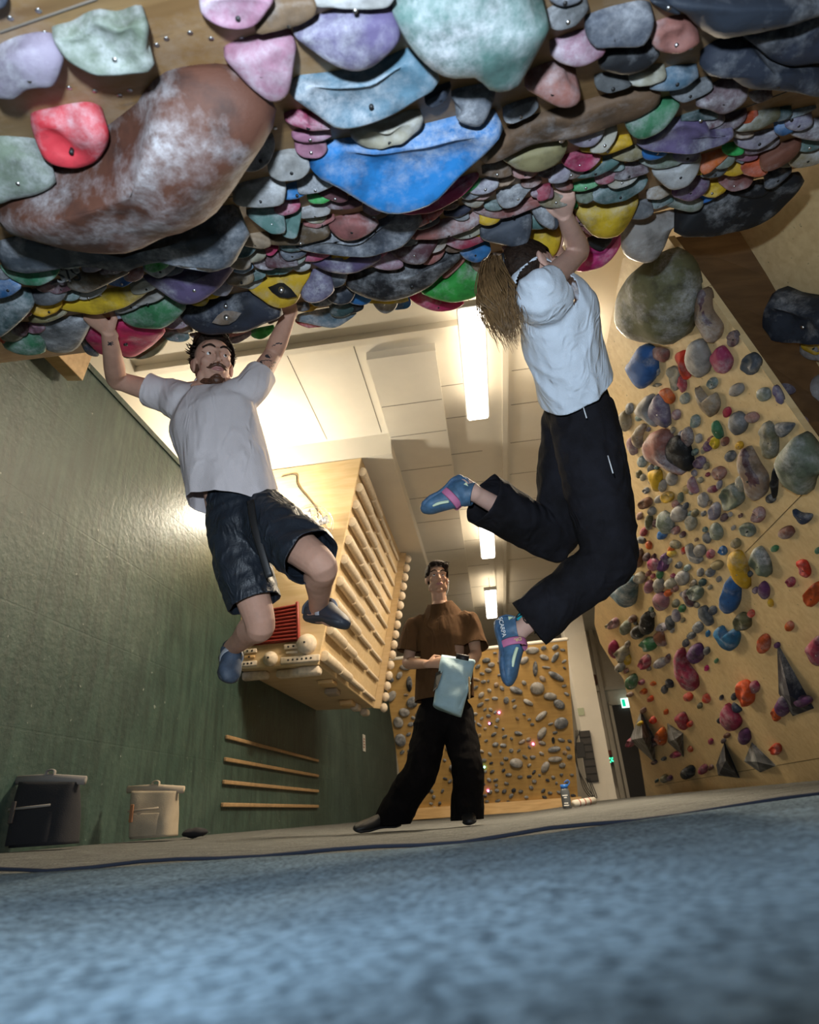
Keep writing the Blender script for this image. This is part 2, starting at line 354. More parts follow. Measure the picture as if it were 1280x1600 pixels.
# dropped panel field, soffit and duct under the ceiling
x_a = PZ(597, 643, CEIL-.1).x; x_b = PZ(683, 563, CEIL-.06).x
slab('trim_2', [(x_a, 4.62, CEIL-.09), (x_b, 4.62, CEIL-.09), (x_b, YB, CEIL-.09), (x_a, YB, CEIL-.09)], (0, 0, .09), M_WHITE)
slab('trim_3', [(-3.0, 6.05, 3.82), (x_a, 6.05, 3.82), (x_a, YB, 3.82), (-3.0, YB, 3.82)], (0, 0, .28), M_WHITE)
slab('trim_4', [(-3.0, 4.35, CEIL-.07), (.42, 4.35, CEIL-.07), (.42, 4.43, CEIL-.07), (-3.0, 4.43, CEIL-.07)], (0, 0, .07), M_WHITE)
slab('trim_5', [(.50, 3.0, CEIL-.05), (.56, 3.0, CEIL-.05), (.56, YB, CEIL-.05), (.50, YB, CEIL-.05)], (0, 0, .05), M_WHITE)
slab('trim_6', [(.34, 8.3, CEIL-.03), (.36, 8.3, CEIL-.03), (.36, YB, CEIL-.03), (.34, YB, CEIL-.03)], (0, 0, .03), M_WHITE)
bm = B()
for y in (5.2, 5.8, 6.6, 7.4, 8.2, 9.4, 10.6, 11.8, 13.2):
    box(bm, (2.2, y, CEIL-.001), (3.2, .006, .004)); box(bm, ((x_a+x_b)/2, y+.2, CEIL-.091), (x_b-x_a-.02, .006, .004))
    box(bm, (-.1, y+.1, CEIL-.001), (.7, .006, .004))
for x in (-1.55, -.9): box(bm, (x, 5.2, CEIL-.001), (.006, 1.6, .004))
struct(build('trim_7', bm, M_SEAM, smooth=False, origin=(0, 0, 0)))
# ceiling lamps
for i, (x, y0, y1) in enumerate(LAMPS):
    lab = ['nearest long fluorescent ceiling lamp, beside the hanging blonde-haired climber', 'middle fluorescent ceiling lamp peeking out under the raised trouser leg',
           'farthest fluorescent ceiling lamp, right of the standing man', 'ceiling lamp hidden behind the climber in the white shirt'][i]
    cz = LAMP_Z[i]
    t = empty('ceiling_lamp', (x, (y0+y1)/2, cz), lab, 'lamp', 'fluorescent ceiling lamps')
    bm = B(); box(bm, (x, (y0+y1)/2, cz-.035), (.24, y1-y0+.05, .07)); bevel(bm, .008); build('housing', bm, M_WHITEPL, t, smooth=False)
    bm = B(); box(bm, (x, (y0+y1)/2, cz-.082), (.20, y1-y0, .03)); bevel(bm, .01); build('diffuser', bm, M_LAMP, t, smooth=False)
    l = light('lamp_light', 'AREA', (x, (y0+y1)/2, cz-.105), (x, (y0+y1)/2, 0), LAMP_W[i], WARM, shape='RECTANGLE', size=.2, size_y=y1-y0)
    l.rotation_euler = (0, 0, 0)
    l = light('lamp_uplight', 'AREA', (x, (y0+y1)/2, cz+.01), (x, (y0+y1)/2, 9), LAMP_UP[i], WARM, shape='RECTANGLE', size=.2, size_y=y1-y0)
    l.rotation_euler = (math.pi, 0, 0)
    for yy in (y0+.2, y1-.2):
        if cz < CEIL-.3: continue
        bm = B(); cyl(bm, (x, yy, cz-.02), (x, yy, CEIL), .006, seg=8); build('hanger', bm, M_STEEL, t)
# bare bulb over an added shade plate, in front of the training box, hidden behind the left climber
lb = PY(392, 812, 5.72)
t = empty('work_lamp', lb, 'work lamp with an added shade plate, behind the hips of the left climber', 'lamp')
bm = B(); ell(bm, lb, (.05, .05, .065)); build('bulb', bm, M_LAMP, t)
bm = B(); tube(bm, [lb+V((0, 0, -.16)), lb+V((0, 0, -.13)), lb+V((0, 0, -.10))], [.04, .12, .17], 24, caps='open'); bmesh.ops.holes_fill(bm, edges=bm.edges, sides=0); build('added_shade_plate', bm, M_STEEL, t)  # opaque plate added below the bulb to block light from the lower wall
bm = B(); cyl(bm, lb+V((0, .02, -.12)), lb+V((0, .33, -.12)), .012); cyl(bm, lb+V((0, 0, -.13)), lb+V((0, 0, -.05)), .02); build('bracket', bm, M_STEEL, t)
light('work_lamp_light', 'POINT', lb+V((0, 0, .10)), lb, 125, (1.0, .90, .72), shadow_soft_size=.07)
# ---------------------------------------------------------------- far end: pillar, wall trims, door
def bx(name, c, s, m, label=None, cat=None, parent=None, bev=0, kind=None):
    bm = B(); box(bm, c, s)
    if bev: bevel(bm, bev)
    o = build(name, bm, m, parent, smooth=False)
    if kind: o['kind'] = kind
    return tag(o, label, cat)
yp = 13.0
a = PY(885, 1100, yp).x; b_ = PY(914, 1100, yp).x
p0 = PY(905, 1120, yp); p1 = PY(940, 1120, yp)
bx('trim_8', ((p0.x+p1.x)/2, yp+.3, CEIL/2), (p1.x-p0.x, .6, CEIL+.1), M_WHITE, kind='structure')
q = [PY(963, 1150, YB), PY(976, 1150, YB)]
bx('trim_9', ((q[0].x-.15), YB-.08, CEIL/2), (.10, .16, CEIL), M_BACK, kind='structure')
bx('trim_10', ((q[0].x-.42), YB-.05, CEIL/2), (.05, .1, CEIL), M_BACK, kind='structure')
bx('trim_11', (3.0, YB-.04, 2.62), (3.0, .08, .10), M_BACK, kind='structure')
dl = PY(962, 1140, YB-.05)
bx('door_1', (dl.x+.62, YB-.03, 1.12), (1.2, .06, 2.15), mat('black_door', (0.014, 0.012, 0.012), .5), kind='structure')
bx('trim_12', (dl.x+.62, YB-.07, 2.24), (1.34, .08, .07), M_BACK, kind='structure')
bx('trim_13', (dl.x-.02, YB-.07, 1.1), (.07, .08, 2.25), M_BACK, kind='structure')
# electronics rack strip on the pillar
t = empty('equipment_rack', (0, 0, 0)); rc = PY(920, 1182, yp-.06); t.location = rc
tag(t, 'tall narrow black slotted panel fixed to the white pillar', 'rack')
h = .0
zt = PY(912, 1142, yp-.05).z; zb = PY(928, 1222, yp-.05).z
bm = B(); box(bm, (rc.x, yp-.03, (zt+zb)/2), (.21, .06, zt-zb)); build('back_plate', bm, M_BLACK, t, smooth=False)
for k in range(7):
    bm = B(); box(bm, (rc.x, yp-.065, zb+(zt-zb)*(k+.5)/7), (.19, .02, (zt-zb)/7-.03)); bevel(bm, .004)
    build('slot_panel', bm, mat('charcoal', (.03, .026, .024), .4), t, smooth=False)
def wallthing(name, u, v, y, s, m, label, cat):
    c = PY(u, v, y); return bx(name, c, s, m, label, cat, bev=.004)
t = wallthing('exit_sign', 981, 1098, YB-.12, (.30, .05, .22), mat('sign_white_lit', (.8, .9, .85), .4, emit=(.75, 1, .9), es=1.6), 'small lit green and white exit sign above the dark door', 'sign')
c = wloc(t); bm = B(); box(bm, (c.x-.10, YB-.15, c.z+.11), (.08, .01, .17)); build('green_panel', bm, mat('sign_green', (.0, .45, .25), .4, emit=(0, .8, .45), es=.8), t, smooth=False)
t = wallthing('control_box', 953, 1188, YB-.1, (.22, .06, .2), M_BLACK, 'small black box with glowing green figures by the dark door', 'control box')
c = wloc(t)
for dx, dz in ((-.06, .14), (0, .14), (.06, .14), (-.06, .08), (.06, .08), (0, .06), (-.03, .11), (.04, .1)):
    bm = B(); box(bm, (c.x+dx, YB-.135, c.z+dz), (.03, .01, .03)); build('green_light', bm, mat('green_led', (0, .5, .2), .4, emit=(.05, 1, .45), es=2.5), t, smooth=False)
wallthing('alarm_box', 951, 1177, YB-.1, (.14, .05, .13), mat('dark_red', (.16, .03, .02), .5), 'small dark red alarm box just above the green lights', 'alarm')
wallthing('fire_extinguisher_cabinet', 948, 1207, YB-.12, (.24, .1, .42), mat('maroon_metal', (.10, .012, .014), .45), 'dark red cabinet below the green-lit box', 'cabinet')
wallthing('notice', 908, 1112, yp-.01, (.12, .01, .14), mat('paper_green', (.45, .5, .35), .7), 'small green and white notice on the white pillar', 'notice')
wallthing('paper_sheet', 938, 1238, yp-.01, (.26, .006, .36), mat('paper', (.72, .68, .6), .8), 'white paper sheet taped low on the pillar', 'paper')
c = PY(929, 1062, YB-.05); bm = B(); cyl(bm, c, c+V((0, .06, 0)), .13); tag(build('wall_clock', bm, mat('brown_red', (.09, .03, .02), .5), smooth=False), 'small round dark red bell high on the back wall', 'bell')
# cables beside the climbing board
bm = B()
for k in range(3):
    x0 = PY(905+k*3, 1170, yp-.1).x
    tube(bm, [(x0, yp-.1, 1.35), (x0-.08-.05*k, yp-.12, .9), (x0-.05, yp-.13, .35), (x0+.1, yp-.1, .16), (x0+.03, yp-.1, .5)], [.008]*5, 6, sub=6)
tag(build('cable_bundle', bm, M_BLACK), 'loose black cables hanging beside the pillar', 'cable')
bx('junction_box', PY(907, 1172, yp-.05), (.16, .08, .28), M_BLACK, 'black socket box with cables by the pillar', 'socket box', bev=.006)
# items on the green wall
t = bx('wall_sign', PX(569, 1161, WX+.01), (.012, .22, .30), mat('sign_paper', (.6, .58, .52), .6), 'small white sign with red letters on the green wall', 'sign')
c = wloc(t)
for k in range(4):
    bm = B(); box(bm, (WX+.02, c.y-.05+.03*(k % 2), c.z+.07+.05*k), (.006, .09, .018)); build('red_letters', bm, mat('red_print', (.35, .05, .03), .6), t, smooth=False)
for k, (z0, z1) in enumerate([(0.85, 0.84), (0.655, .645), (.46, .455), (.275, .265)]):
    bm = B(); box(bm, (WX+.016, (5.83+9.05)/2, (z0+z1)/2+.0), (.032, 3.2, .036)); bevel(bm, .008)
    tag(build('wooden_rail', bm, mat('wood_painted_shade', (.30, .19, .09), .6, var=.2, vscale=15), smooth=False), '%s of four thin wooden rails on the lower green wall' % ['topmost', 'second from top', 'third from top', 'lowest'][k], 'rail', 'wooden rails on the green wall')  # wood tone darkened to paint in the shadow on the rails
# timber block under the left end of the roof
P = PX(112, 562, WX+.12)
bm = B(); box(bm, (P.x+.02, P.y-.05, P.z+.22), (.11, .3, .62), Matrix.Rotation(.15, 3, 'Y')); bevel(bm, .004)
tag(build('timber_post', bm, M_TIMBER, smooth=False), 'pale timber block sticking out under the left end of the overhang', 'timber')
# ---------------------------------------------------------------- the steep overhang (roof)
TH = math.radians(32)
S_ = V((math.cos(math.radians(4.5)), -math.sin(math.radians(4.5)), 0))     # along the lip
F_ = V((0, 0, 1)).cross(S_)                                                # forward, level
T_ = (F_*math.cos(TH) + V((0, 0, 1))*math.sin(TH)).normalized()            # up the board
N_ = S_.cross(T_) * -1                                                     # outward: down and towards the camera
if N_.z > 0: N_ = -N_
ROOF0 = PZ(420, 505, 2.20)                                                  # a point on the lip
def roof_pt(s, t, n=0): return ROOF0 + S_*s + T_*t + N_*n
def roof_st(P): d = P-ROOF0; return d.dot(S_), d.dot(T_), d.dot(N_)
sL = (WX+.01-ROOF0.x)/S_.x; sR = roof_st(on(1262, 262, ROOF0, N_))[0]
sR2 = sR+1.1
lip_ = [on(u, v, ROOF0, N_) for u, v in ((-20, 552), (150, 549), (300, 516), (480, 484), (640, 462), (760, 432), (870, 388), (960, 352), (1060, 320), (1160, 285))]
lip_[0] = roof_pt(sL, roof_st(lip_[0])[1])
prismpoly = lip_ + [roof_pt(*roof_st(on(1275, 255, ROOF0, N_))[:2]), roof_pt(sR2+.6, roof_st(on(1275, 255, ROOF0, N_))[1]), roof_pt(sR2+.6, -3.35), roof_pt(sL, -3.35)]
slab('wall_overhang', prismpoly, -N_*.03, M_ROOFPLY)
bm = B()
for a, b in (((0, 50), (150, -2)), ((1290, 120), (1040, 215)), ((0, 352), (420, 300))):
    p = on(*a, ROOF0, N_); q = on(*b, ROOF0, N_); tube(bm, [p, q], [.0025, .0025], 4)
tag(struct(build('trim_14', bm, M_SEAM, origin=(0, 0, 0))))
bm = B()
for u, v in ((16, 28), (70, 51), (187, 149), (203, 141), (60, 16), (260, 60), (297, 51), (245, 70), (108, 137), (148, 142), (430, 200), (1100, 140), (690, 150), (330, 60), (378, 60), (700, 20), (880, 90), (1080, 75)):
    c = on(u, v, ROOF0, N_); tube(bm, [c, c+N_*.0012], [.0045, .0045], 12, caps='flat')
struct(build('trim_19', bm, M_STEEL, origin=(0, 0, 0)))
bm = B(); a_, b2 = lip_[0], lip_[1]; prism(bm, [a_-N_*.03, b2-N_*.03, b2-N_*.03-T_*.05, a_-N_*.03-T_*.05], -N_*.14); struct(build('trim_15', bm, M_TIMBER, smooth=False, origin=(0, 0, 0)))
# ---------------------------------------------------------------- right board (leans 25 degrees over the mat)
RB0 = V((2.3, 0, 0)); RT = V((-.466, 0, 1)).normalized(); RN = V((-1, 0, -.466)).normalized(); RS = V((0, 1, 0))
def rb(u, v, off=0): return on(u, v, RB0+RN*off, RN)
outline = [(1010, 1246), (1000, 1180), (975, 1062), (958, 1038), (938, 1005), (929, 975), (930, 940), (940, 880), (944, 700), (945, 553), (973, 405), (1000, 380), (1045, 373), (1100, 447), (1170, 546), (1250, 660), (1280, 702), (1310, 745)]
pl = [rb(*q) for q in outline] + [RB0+RT*1.38+RS*2.0, RB0+RT*-.1+RS*2.0, RB0+RT*-.1+RS*(rb(1010, 1246).y)]
slab('wall_board', pl, -RN*.035, M_PLY)
bm = B()
for a, b in (((1165, 863), (1262, 764)), ((1024, 1228), (1290, 1183))):
    tube(bm, [rb(*a, .001), rb(*b, .001)], [.0025, .0025], 4)
struct(build('trim_16', bm, mat('joint_brown', (.22, .15, .07), .9), origin=(0, 0, 0)))
# recessed side bay behind the board's slanted near edge
off3 = -.34
def r3(u, v, o=off3): return on(u, v, RB0+RN*o, RN)
A = [rb(1045, 373, -.036), rb(1100, 447, -.036), rb(1170, 546, -.036), rb(1250, 660, -.036), rb(1310, 745, -.036)]
Bq = [r3(1150, 352), r3(1200, 432), r3(1255, 530), r3(1330, 660), r3(1400, 790)]
bm = B(); va = [bm.verts.new(p) for p in A]; vb = [bm.verts.new(p) for p in Bq]
for i in range(4): bm.faces.new((va[i], va[i+1], vb[i+1], vb[i]))
bmesh.ops.solidify(bm, geom=list(bm.faces), thickness=.02)
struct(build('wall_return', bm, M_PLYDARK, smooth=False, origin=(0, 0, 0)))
bay = Bq + [r3(1700, 900), r3(1700, 0), r3(1130, 120)]
slab('wall_bay', bay, -RN*.03, M_PLY)
# ---------------------------------------------------------------- training box on the green wall
Y0 = 6.05
Ab = PY(373, 1045, Y0); Bb = PY(497, 1038, Y0); Cb = PY(565, 715, Y0); Db = V((WX, Y0, Cb.z-.02)); Ab.x = WX
YF = PX(584, 1111, Bb.x).y
dY = V((0, YF-Y0, 0))
t = empty('training_box', (WX, Y0, Ab.z), 'large pale plywood training box on the green wall, leaning side covered in rungs', 'training board')
bm = B(); prism(bm, [Ab, Bb, Cb, Db], dY); bevel(bm, .006, 1); build('box_shell', bm, M_PLY2, t, smooth=False)
U_ = (Cb-Bb).normalized(); NB = V((0, 1, 0)).cross(U_); NB = NB if NB.x > 0 else -NB
LB = (Cb-Bb).length
bm = B(); p = Bb+dY; prism(bm, [p, p+U_*LB, p+U_*LB+V((0, .06, 0)), p+V((0, .06, 0))], NB*.10); build('edge_board', bm, M_PLY2, t, smooth=False)
M_RUNG = mat('rung_wood', (0.60, 0.50, 0.37), .65, var=.18, vscale=30, bump=.1)
M_GRIP = mat('chalky_wood', (0.62, 0.52, 0.40), .7, var=.2, vscale=20)
rows = [.04, .155, .27, .375, .48, .575, .665, .755, .845, .93]
names = ['lowest', 'second lowest', 'third lowest', 'fourth lowest', 'fifth lowest', 'fifth highest', 'fourth highest', 'third highest', 'second highest', 'highest']
segs = [('nearest', .010, .225, .058), ('second nearest', .245, .41, .052), ('second farthest', .44, .67, .034), ('farthest', .71, .96, .026)]
for i, f in enumerate(rows):
    for sn, a, b, r in segs:
        bm = B(); c = Bb+U_*(f*LB)+NB*(r*.62)
        tube(bm, [c+dY*a, c+dY*b], [(r, r*.8)]*2, 14, ref=U_, caps='flat')
        o = build('campus_rung', bm, M_RUNG); bv = o.modifiers.new('bevel', 'BEVEL'); bv.width = .005; bv.segments = 2; bv.limit_method = 'ANGLE'
        tag(o, '%s wooden rung segment in the %s row of the training box' % (sn, names[i]), 'rung', 'rungs on the training box')
for k in range(16):
    f = .01+k*.0635; bm = B(); c = Bb+dY+V((0, .03, 0))+U_*(f*LB)+NB*.14
    ell(bm, c, (.055, .06, .065), u=16, v=10)
    tag(build('ball_grip', bm, M_GRIP), 'round pale ball grip on the far edge of the training box, %s' % (('number %s counting up' % ['one','two','three','four','five','six','seven','eight','nine','ten','eleven','twelve','thirteen','fourteen','fifteen','sixteen'][k]) if 0 < k < 15 else ('lowest' if k == 0 else 'topmost')), 'ball grip', 'ball grips on the far edge of the training box')
# red ribbed panel
rp = [PY(400, 955, Y0-.03), PY(465, 943, Y0-.03), PY(467, 1001, Y0-.03), PY(392, 1008, Y0-.03)]
M_RED = mat('red_plastic', (0.27, 0.028, 0.018), .4, var=.2, vscale=12)
t2 = empty('ribbed_panel', rp[3], 'red ribbed plastic board on the front of the training box', 'grip board')
bm = B(); prism(bm, rp, (0, .028, 0)); build('back_sheet', bm, M_RED, t2, smooth=False)
for k in range(10):
    f = (k+.5)/10; a = rp[0].lerp(rp[3], f); b = rp[1].lerp(rp[2], f); bm = B(); tube(bm, [a+V((.02, -.012, 0)), b+V((-.02, -.012, 0))], [.013, .013], 8); build('rib', bm, M_RED, t2)
bm = B(); tube(bm, [rp[1]+V((0, -.01, 0)), rp[2]+V((0, -.01, 0))], [.02, .02], 8); build('rim', bm, M_RED, t2)
def grip(name, u, v, w, h, d, lab, round_=False, m=M_GRIP, holes=0):
    c = PY(u, v, Y0); bm = B()
    if round_: ell(bm, c+V((0, -d*.2, 0)), (w, d, w))
    else: box(bm, c+V((0, -d/2, 0)), (w, d, h)); bevel(bm, min(w, h, d)*.25, 2)
    o = tag(build(name, bm, m), lab, 'grip', 'small grips on the front of the training box')
    for k in range(holes or (1 if round_ else 0)):
        bm = B(); x = 0 if round_ else (-.35+.7*(k+.5)/holes)*w
        cc = c+V((x, -d*1.2 if round_ else -d, 0)); cyl(bm, cc+V((0, -.002, 0)), cc+V((0, .01, 0)), .011, seg=10); build('bolt_hole', bm, M_BLACK, o)
grip('ball_grip', 480, 1007, .105, 0, .085, 'round wooden ball grip right of the red ribbed board', True)
grip('ball_grip', 423.5, 1030, .075, 0, .07, 'round wooden ball grip at the lower left of the box front', True)
grip('edge_grip', 456, 1011, .15, .055, .03, 'thin pale finger edge left of the larger ball grip', holes=2)
grip('edge_grip', 457, 1020, .12, .025, .025, 'very thin finger edge under the pale finger edge')
grip('edge_grip', 470, 1031, .40, .07, .04, 'long pale grip rail with holes along the bottom of the box front', holes=6)
grip('edge_grip', 392, 1018, .14, .045, .03, 'small pale finger edge near the left end of the box front', holes=2)
grip('edge_grip', 391, 1027, .11, .03, .03, 'small brown finger edge near the left end of the box front', holes=1, m=M_TIMBER)
grip('edge_grip', 386, 1038, .22, .05, .03, 'pale finger rail at the lower left corner of the box front', holes=4)
# grips on the underside
def under(u, v, s, lab, m=M_GRIP, rr=True):
    n = (Bb-Ab).cross(dY).normalized(); c = on(u, v, Ab, n); n = n if n.z < 0 else -n
    bm = B(); box(bm, c+n*s[2]/2, s); bevel(bm, min(s)*.35, 3); tag(build('slab_grip', bm, m), lab, 'grip', 'grips on the underside of the training box')
under(398, 1050, (.30, .12, .08), 'rounded pale grip under the left corner of the box')
under(456, 1046, (.30, .13, .08), 'rounded pale grip under the middle of the box front')
under(484, 1042, (.24, .13, .09), 'rounded pale grip under the right corner of the box front')
under(512, 1064, (.18, .22, .05), 'flat brown wedge grip on the box underside', M_TIMBER)
under(520, 1077, (.16, .22, .07), 'grey brown block grip on the box underside', mat('grey_wood', (.34, .27, .2), .7))
under(543, 1095, (.18, .24, .07), 'brown block grip near the far end of the box underside', M_TIMBER)
under(556, 1100, (.12, .2, .09), 'pale knob near the far corner of the box underside')
under(570, 1108, (.12, .2, .09), 'last pale knob at the far corner of the box underside')
# fan clipped in front of the box
fc = PY(487, 822, Y0-.16); R_f = .24
t = empty('wall_fan', fc, 'round wire-guard fan on the front of the training box', 'fan')
bm = B()
for rr, dy in ((R_f, 0), (R_f*.97, -.05), (R_f*.8, -.075), (R_f*.6, -.085), (R_f*.4, -.09), (R_f*.22, -.09)):
    tube(bm, [fc+V((rr*math.cos(a*math.pi/16), dy, rr*math.sin(a*math.pi/16))) for a in range(33)], [.003]*33, 5)
for k in range(20):
    a = k*math.pi/10; d = V((math.cos(a), 0, math.sin(a)))
    tube(bm, [fc+d*.05+V((0, -.09, 0)), fc+d*R_f*.8+V((0, -.075, 0)), fc+d*R_f], [.002]*3, 5)
build('guard', bm, M_STEEL, t)
bm = B(); cyl(bm, fc+V((0, -.05, 0)), fc+V((0, .14, 0)), .06); build('motor', bm, mat('grey_plastic', (.35, .35, .36), .4), t)
for k in range(4):
    a = k*math.pi/2+.4; d = V((math.cos(a), 0, math.sin(a))); e = V((-math.sin(a), 0, math.cos(a)))
    bm = B(); prism(bm, [fc+d*.04-e*.03, fc+d*.19-e*.07+V((0, -.02, 0)), fc+d*.2+e*.05+V((0, .02, 0)), fc+d*.04+e*.03], (0, .004, 0)); build('blade', bm, mat('pale_blade', (.55, .57, .62), .35), t)
bm = B(); tube(bm, [fc+V((0, .1, 0)), fc+V((.02, .15, .25)), PY(466, 760, Y0-.01), PY(462, 742, Y0-.01), PY(440, 745, Y0-.01)], [.006]*5, 6, sub=5); build('power_cable', bm, M_BLACK, t)
# ---------------------------------------------------------------- training board at the far end
MB_ = [PY(635, 1276, 11.0), PY(905, 1264, 11.0), PY(886, 999, 10.1), PY(598, 1032, 10.1)]
MB_[0].z = fz(MB_[0].x)-.02; MB_[1].z = fz(MB_[1].x)-.02
mn = (MB_[1]-MB_[0]).cross(MB_[3]-MB_[0]).normalized(); mn = mn if mn.y < 0 else -mn
slab('wall_far_board', MB_, -mn*.05, M_PLYOCHRE)
bm = B(); tube(bm, [MB_[3]-mn*.02, MB_[2]-mn*.02], [.03, .03], 8); struct(build('trim_17', bm, M_WHITE, origin=(0, 0, 0)))
bx('trim_18', ((MB_[0].x+MB_[1].x)/2, 10.93, .1), (MB_[1].x-MB_[0].x+.1, .1, .16), M_TIMBER, kind='structure')
M_LEDP = mat('led_pink', (.6, .1, .5), .4, emit=(1, .25, .9), es=9); M_LEDG = mat('led_green', (.1, .6, .3), .4, emit=(.3, 1, .6), es=6)
for (u, v, m, lab) in ((833, 1162, M_LEDP, 'pink light dot right of the bag on the far board'), (765, 1130, M_LEDP, 'pink light dot beside the standing man’s hip'), (780, 1113, M_LEDP, 'violet light dot high on the far board'),
                      (763, 1235, M_LEDP, 'pink light dot low on the far board'), (767, 1261, M_LEDP, 'lowest pink light dot on the far board'), (757, 1198, M_LEDG, 'green light dot beside the standing man’s knee')):
    c = on(u, v, MB_[0], mn)+mn*.02; bm = B(); ell(bm, c, (.016,)*3, u=8, v=6); tag(build('led_light', bm, m), lab, 'light', 'small lights on the far board')
# ---------------------------------------------------------------- climbing holds
HC = {  # name: (colour, chalkiness, word)
 'lilac': ((.36,.30,.44),.7,'dusty lilac'), 'sage': ((.22,.30,.20),.6,'sage green'), 'red': ((.55,.03,.05),.45,'red'), 'brown': ((.112,.040,.027),.42,'brown'),
 'green': ((.04,.20,.09),.3,'green'), 'bgreen': ((.03,.36,.07),.2,'bright green'), 'white': ((.52,.52,.50),.5,'chalky white'), 'pink': ((.50,.16,.28),.5,'dusty pink'),
 'wood': ((.24,.13,.055),.12,'brown wooden'), 'grey': ((.19,.21,.24),.6,'grey'), 'slate': ((.10,.13,.18),.5,'slate blue grey'), 'violet': ((.17,.12,.33),.5,'violet'),
 'teal': ((.10,.28,.26),.7,'grey teal'), 'ltblue': ((.09,.27,.42),.75,'pale blue'), 'blue': ((.01,.19,.60),.42,'bright blue'), 'crimson': ((.36,.03,.09),.35,'crimson'),
 'cream': ((.52,.47,.32),.5,'cream'), 'dark': ((.030,.038,.060),.15,'dark navy'), 'black': ((.014,.016,.020),.2,'black'), 'gold': ((.42,.34,.13),.45,'mustard beige'),
 'orange': ((.72,.10,.015),.2,'orange'), 'coral': ((.52,.15,.12),.5,'coral'), 'yellow': ((.68,.44,.01),.12,'yellow'), 'maroon': ((.16,.045,.07),.5,'maroon'),
 'olive': ((.24,.23,.09),.4,'olive'), 'magenta': ((.56,.015,.16),.15,'magenta'), 'tan': ((.50,.34,.19),.35,'tan'), 'purple': ((.12,.04,.16),.25,'purple'),
 'navy': ((.02,.06,.17),.25,'deep blue'), 'cobalt': ((.02,.15,.42),.15,'cobalt blue'), 'speck': ((.14,.15,.16),.6,'speckled grey'), 'pebble': ((.46,.43,.40),.5,'pale grey'),
 'dteal': ((.04,.14,.15),.4,'dark teal'), 'rust': ((.34,.10,.04),.4,'rust brown'),
}
def hm(c): return holdmat('hold_'+HC[c][2].replace(' ', '_'), HC[c][0], HC[c][1])
def chain(poly, n=30, sharp=0.0):
    """closed Catmull-Rom through the outline, resampled to n points"""
    m = len(poly); out = []
    for i in range(m):
        p0, p1, p2, p3 = [V((*poly[(i+k-1) % m], 0)) for k in range(4)]
        for k in range(8):
            t = k/8; a = 0.5*((2*p1)+(p2-p0)*t+(2*p0-5*p1+4*p2-p3)*t*t+(-p0+3*p1-3*p2+p3)*t**3); b = p1.lerp(p2, t)
            out.append(a.lerp(b, sharp))
    L = [0]
    for i in range(len(out)): L.append(L[-1]+(out[(i+1) % len(out)]-out[i]).length)
    res = []; j = 0
    for k in range(n):
        d = L[-1]*k/n
        while L[j+1] < d: j += 1
        t = (d-L[j])/max(1e-9, L[j+1]-L[j]); res.append(out[j % len(out)].lerp(out[(j+1) % len(out)], t))
    return [(p.x, p.y) for p in res]
def area2(p): return abs(sum(p[i][0]*p[(i+1) % len(p)][1]-p[(i+1) % len(p)][0]*p[i][1] for i in range(len(p))))/2
PROF = {'dome': [(1.0, 0), (.93, .38), (.78, .70), (.55, .9), (.28, 1.0), (0, 1.03)],
        'scoop': [(1.0, 0), (.94, .75), (.84, 1.0), (.66, .62), (.36, .36), (0, .28)],
        'flat': [(1.0, 0), (.95, .6), (.87, .92), (.6, 1.0), (.3, 1.0), (0, 1.0)],
        'ridge': [(1.0, 0), (.92, .35), (.72, .95), (.5, .8), (.25, .6), (0, .55)]}
for _k, (_c, _h, _w) in list(HC.items()):
    if _k in ('blue', 'magenta', 'yellow', 'orange', 'bgreen', 'red', 'black', 'dark', 'cobalt', 'brown', 'green', 'crimson', 'purple'): _s, _v = .95, .85
    else: _s, _v = .72, .60
    _g = sum(_c)/3; HC[_k] = (tuple(max(.004, (_g+(x-_g)*_s)*_v) for x in _c), _h, _w)
HOLDS = []
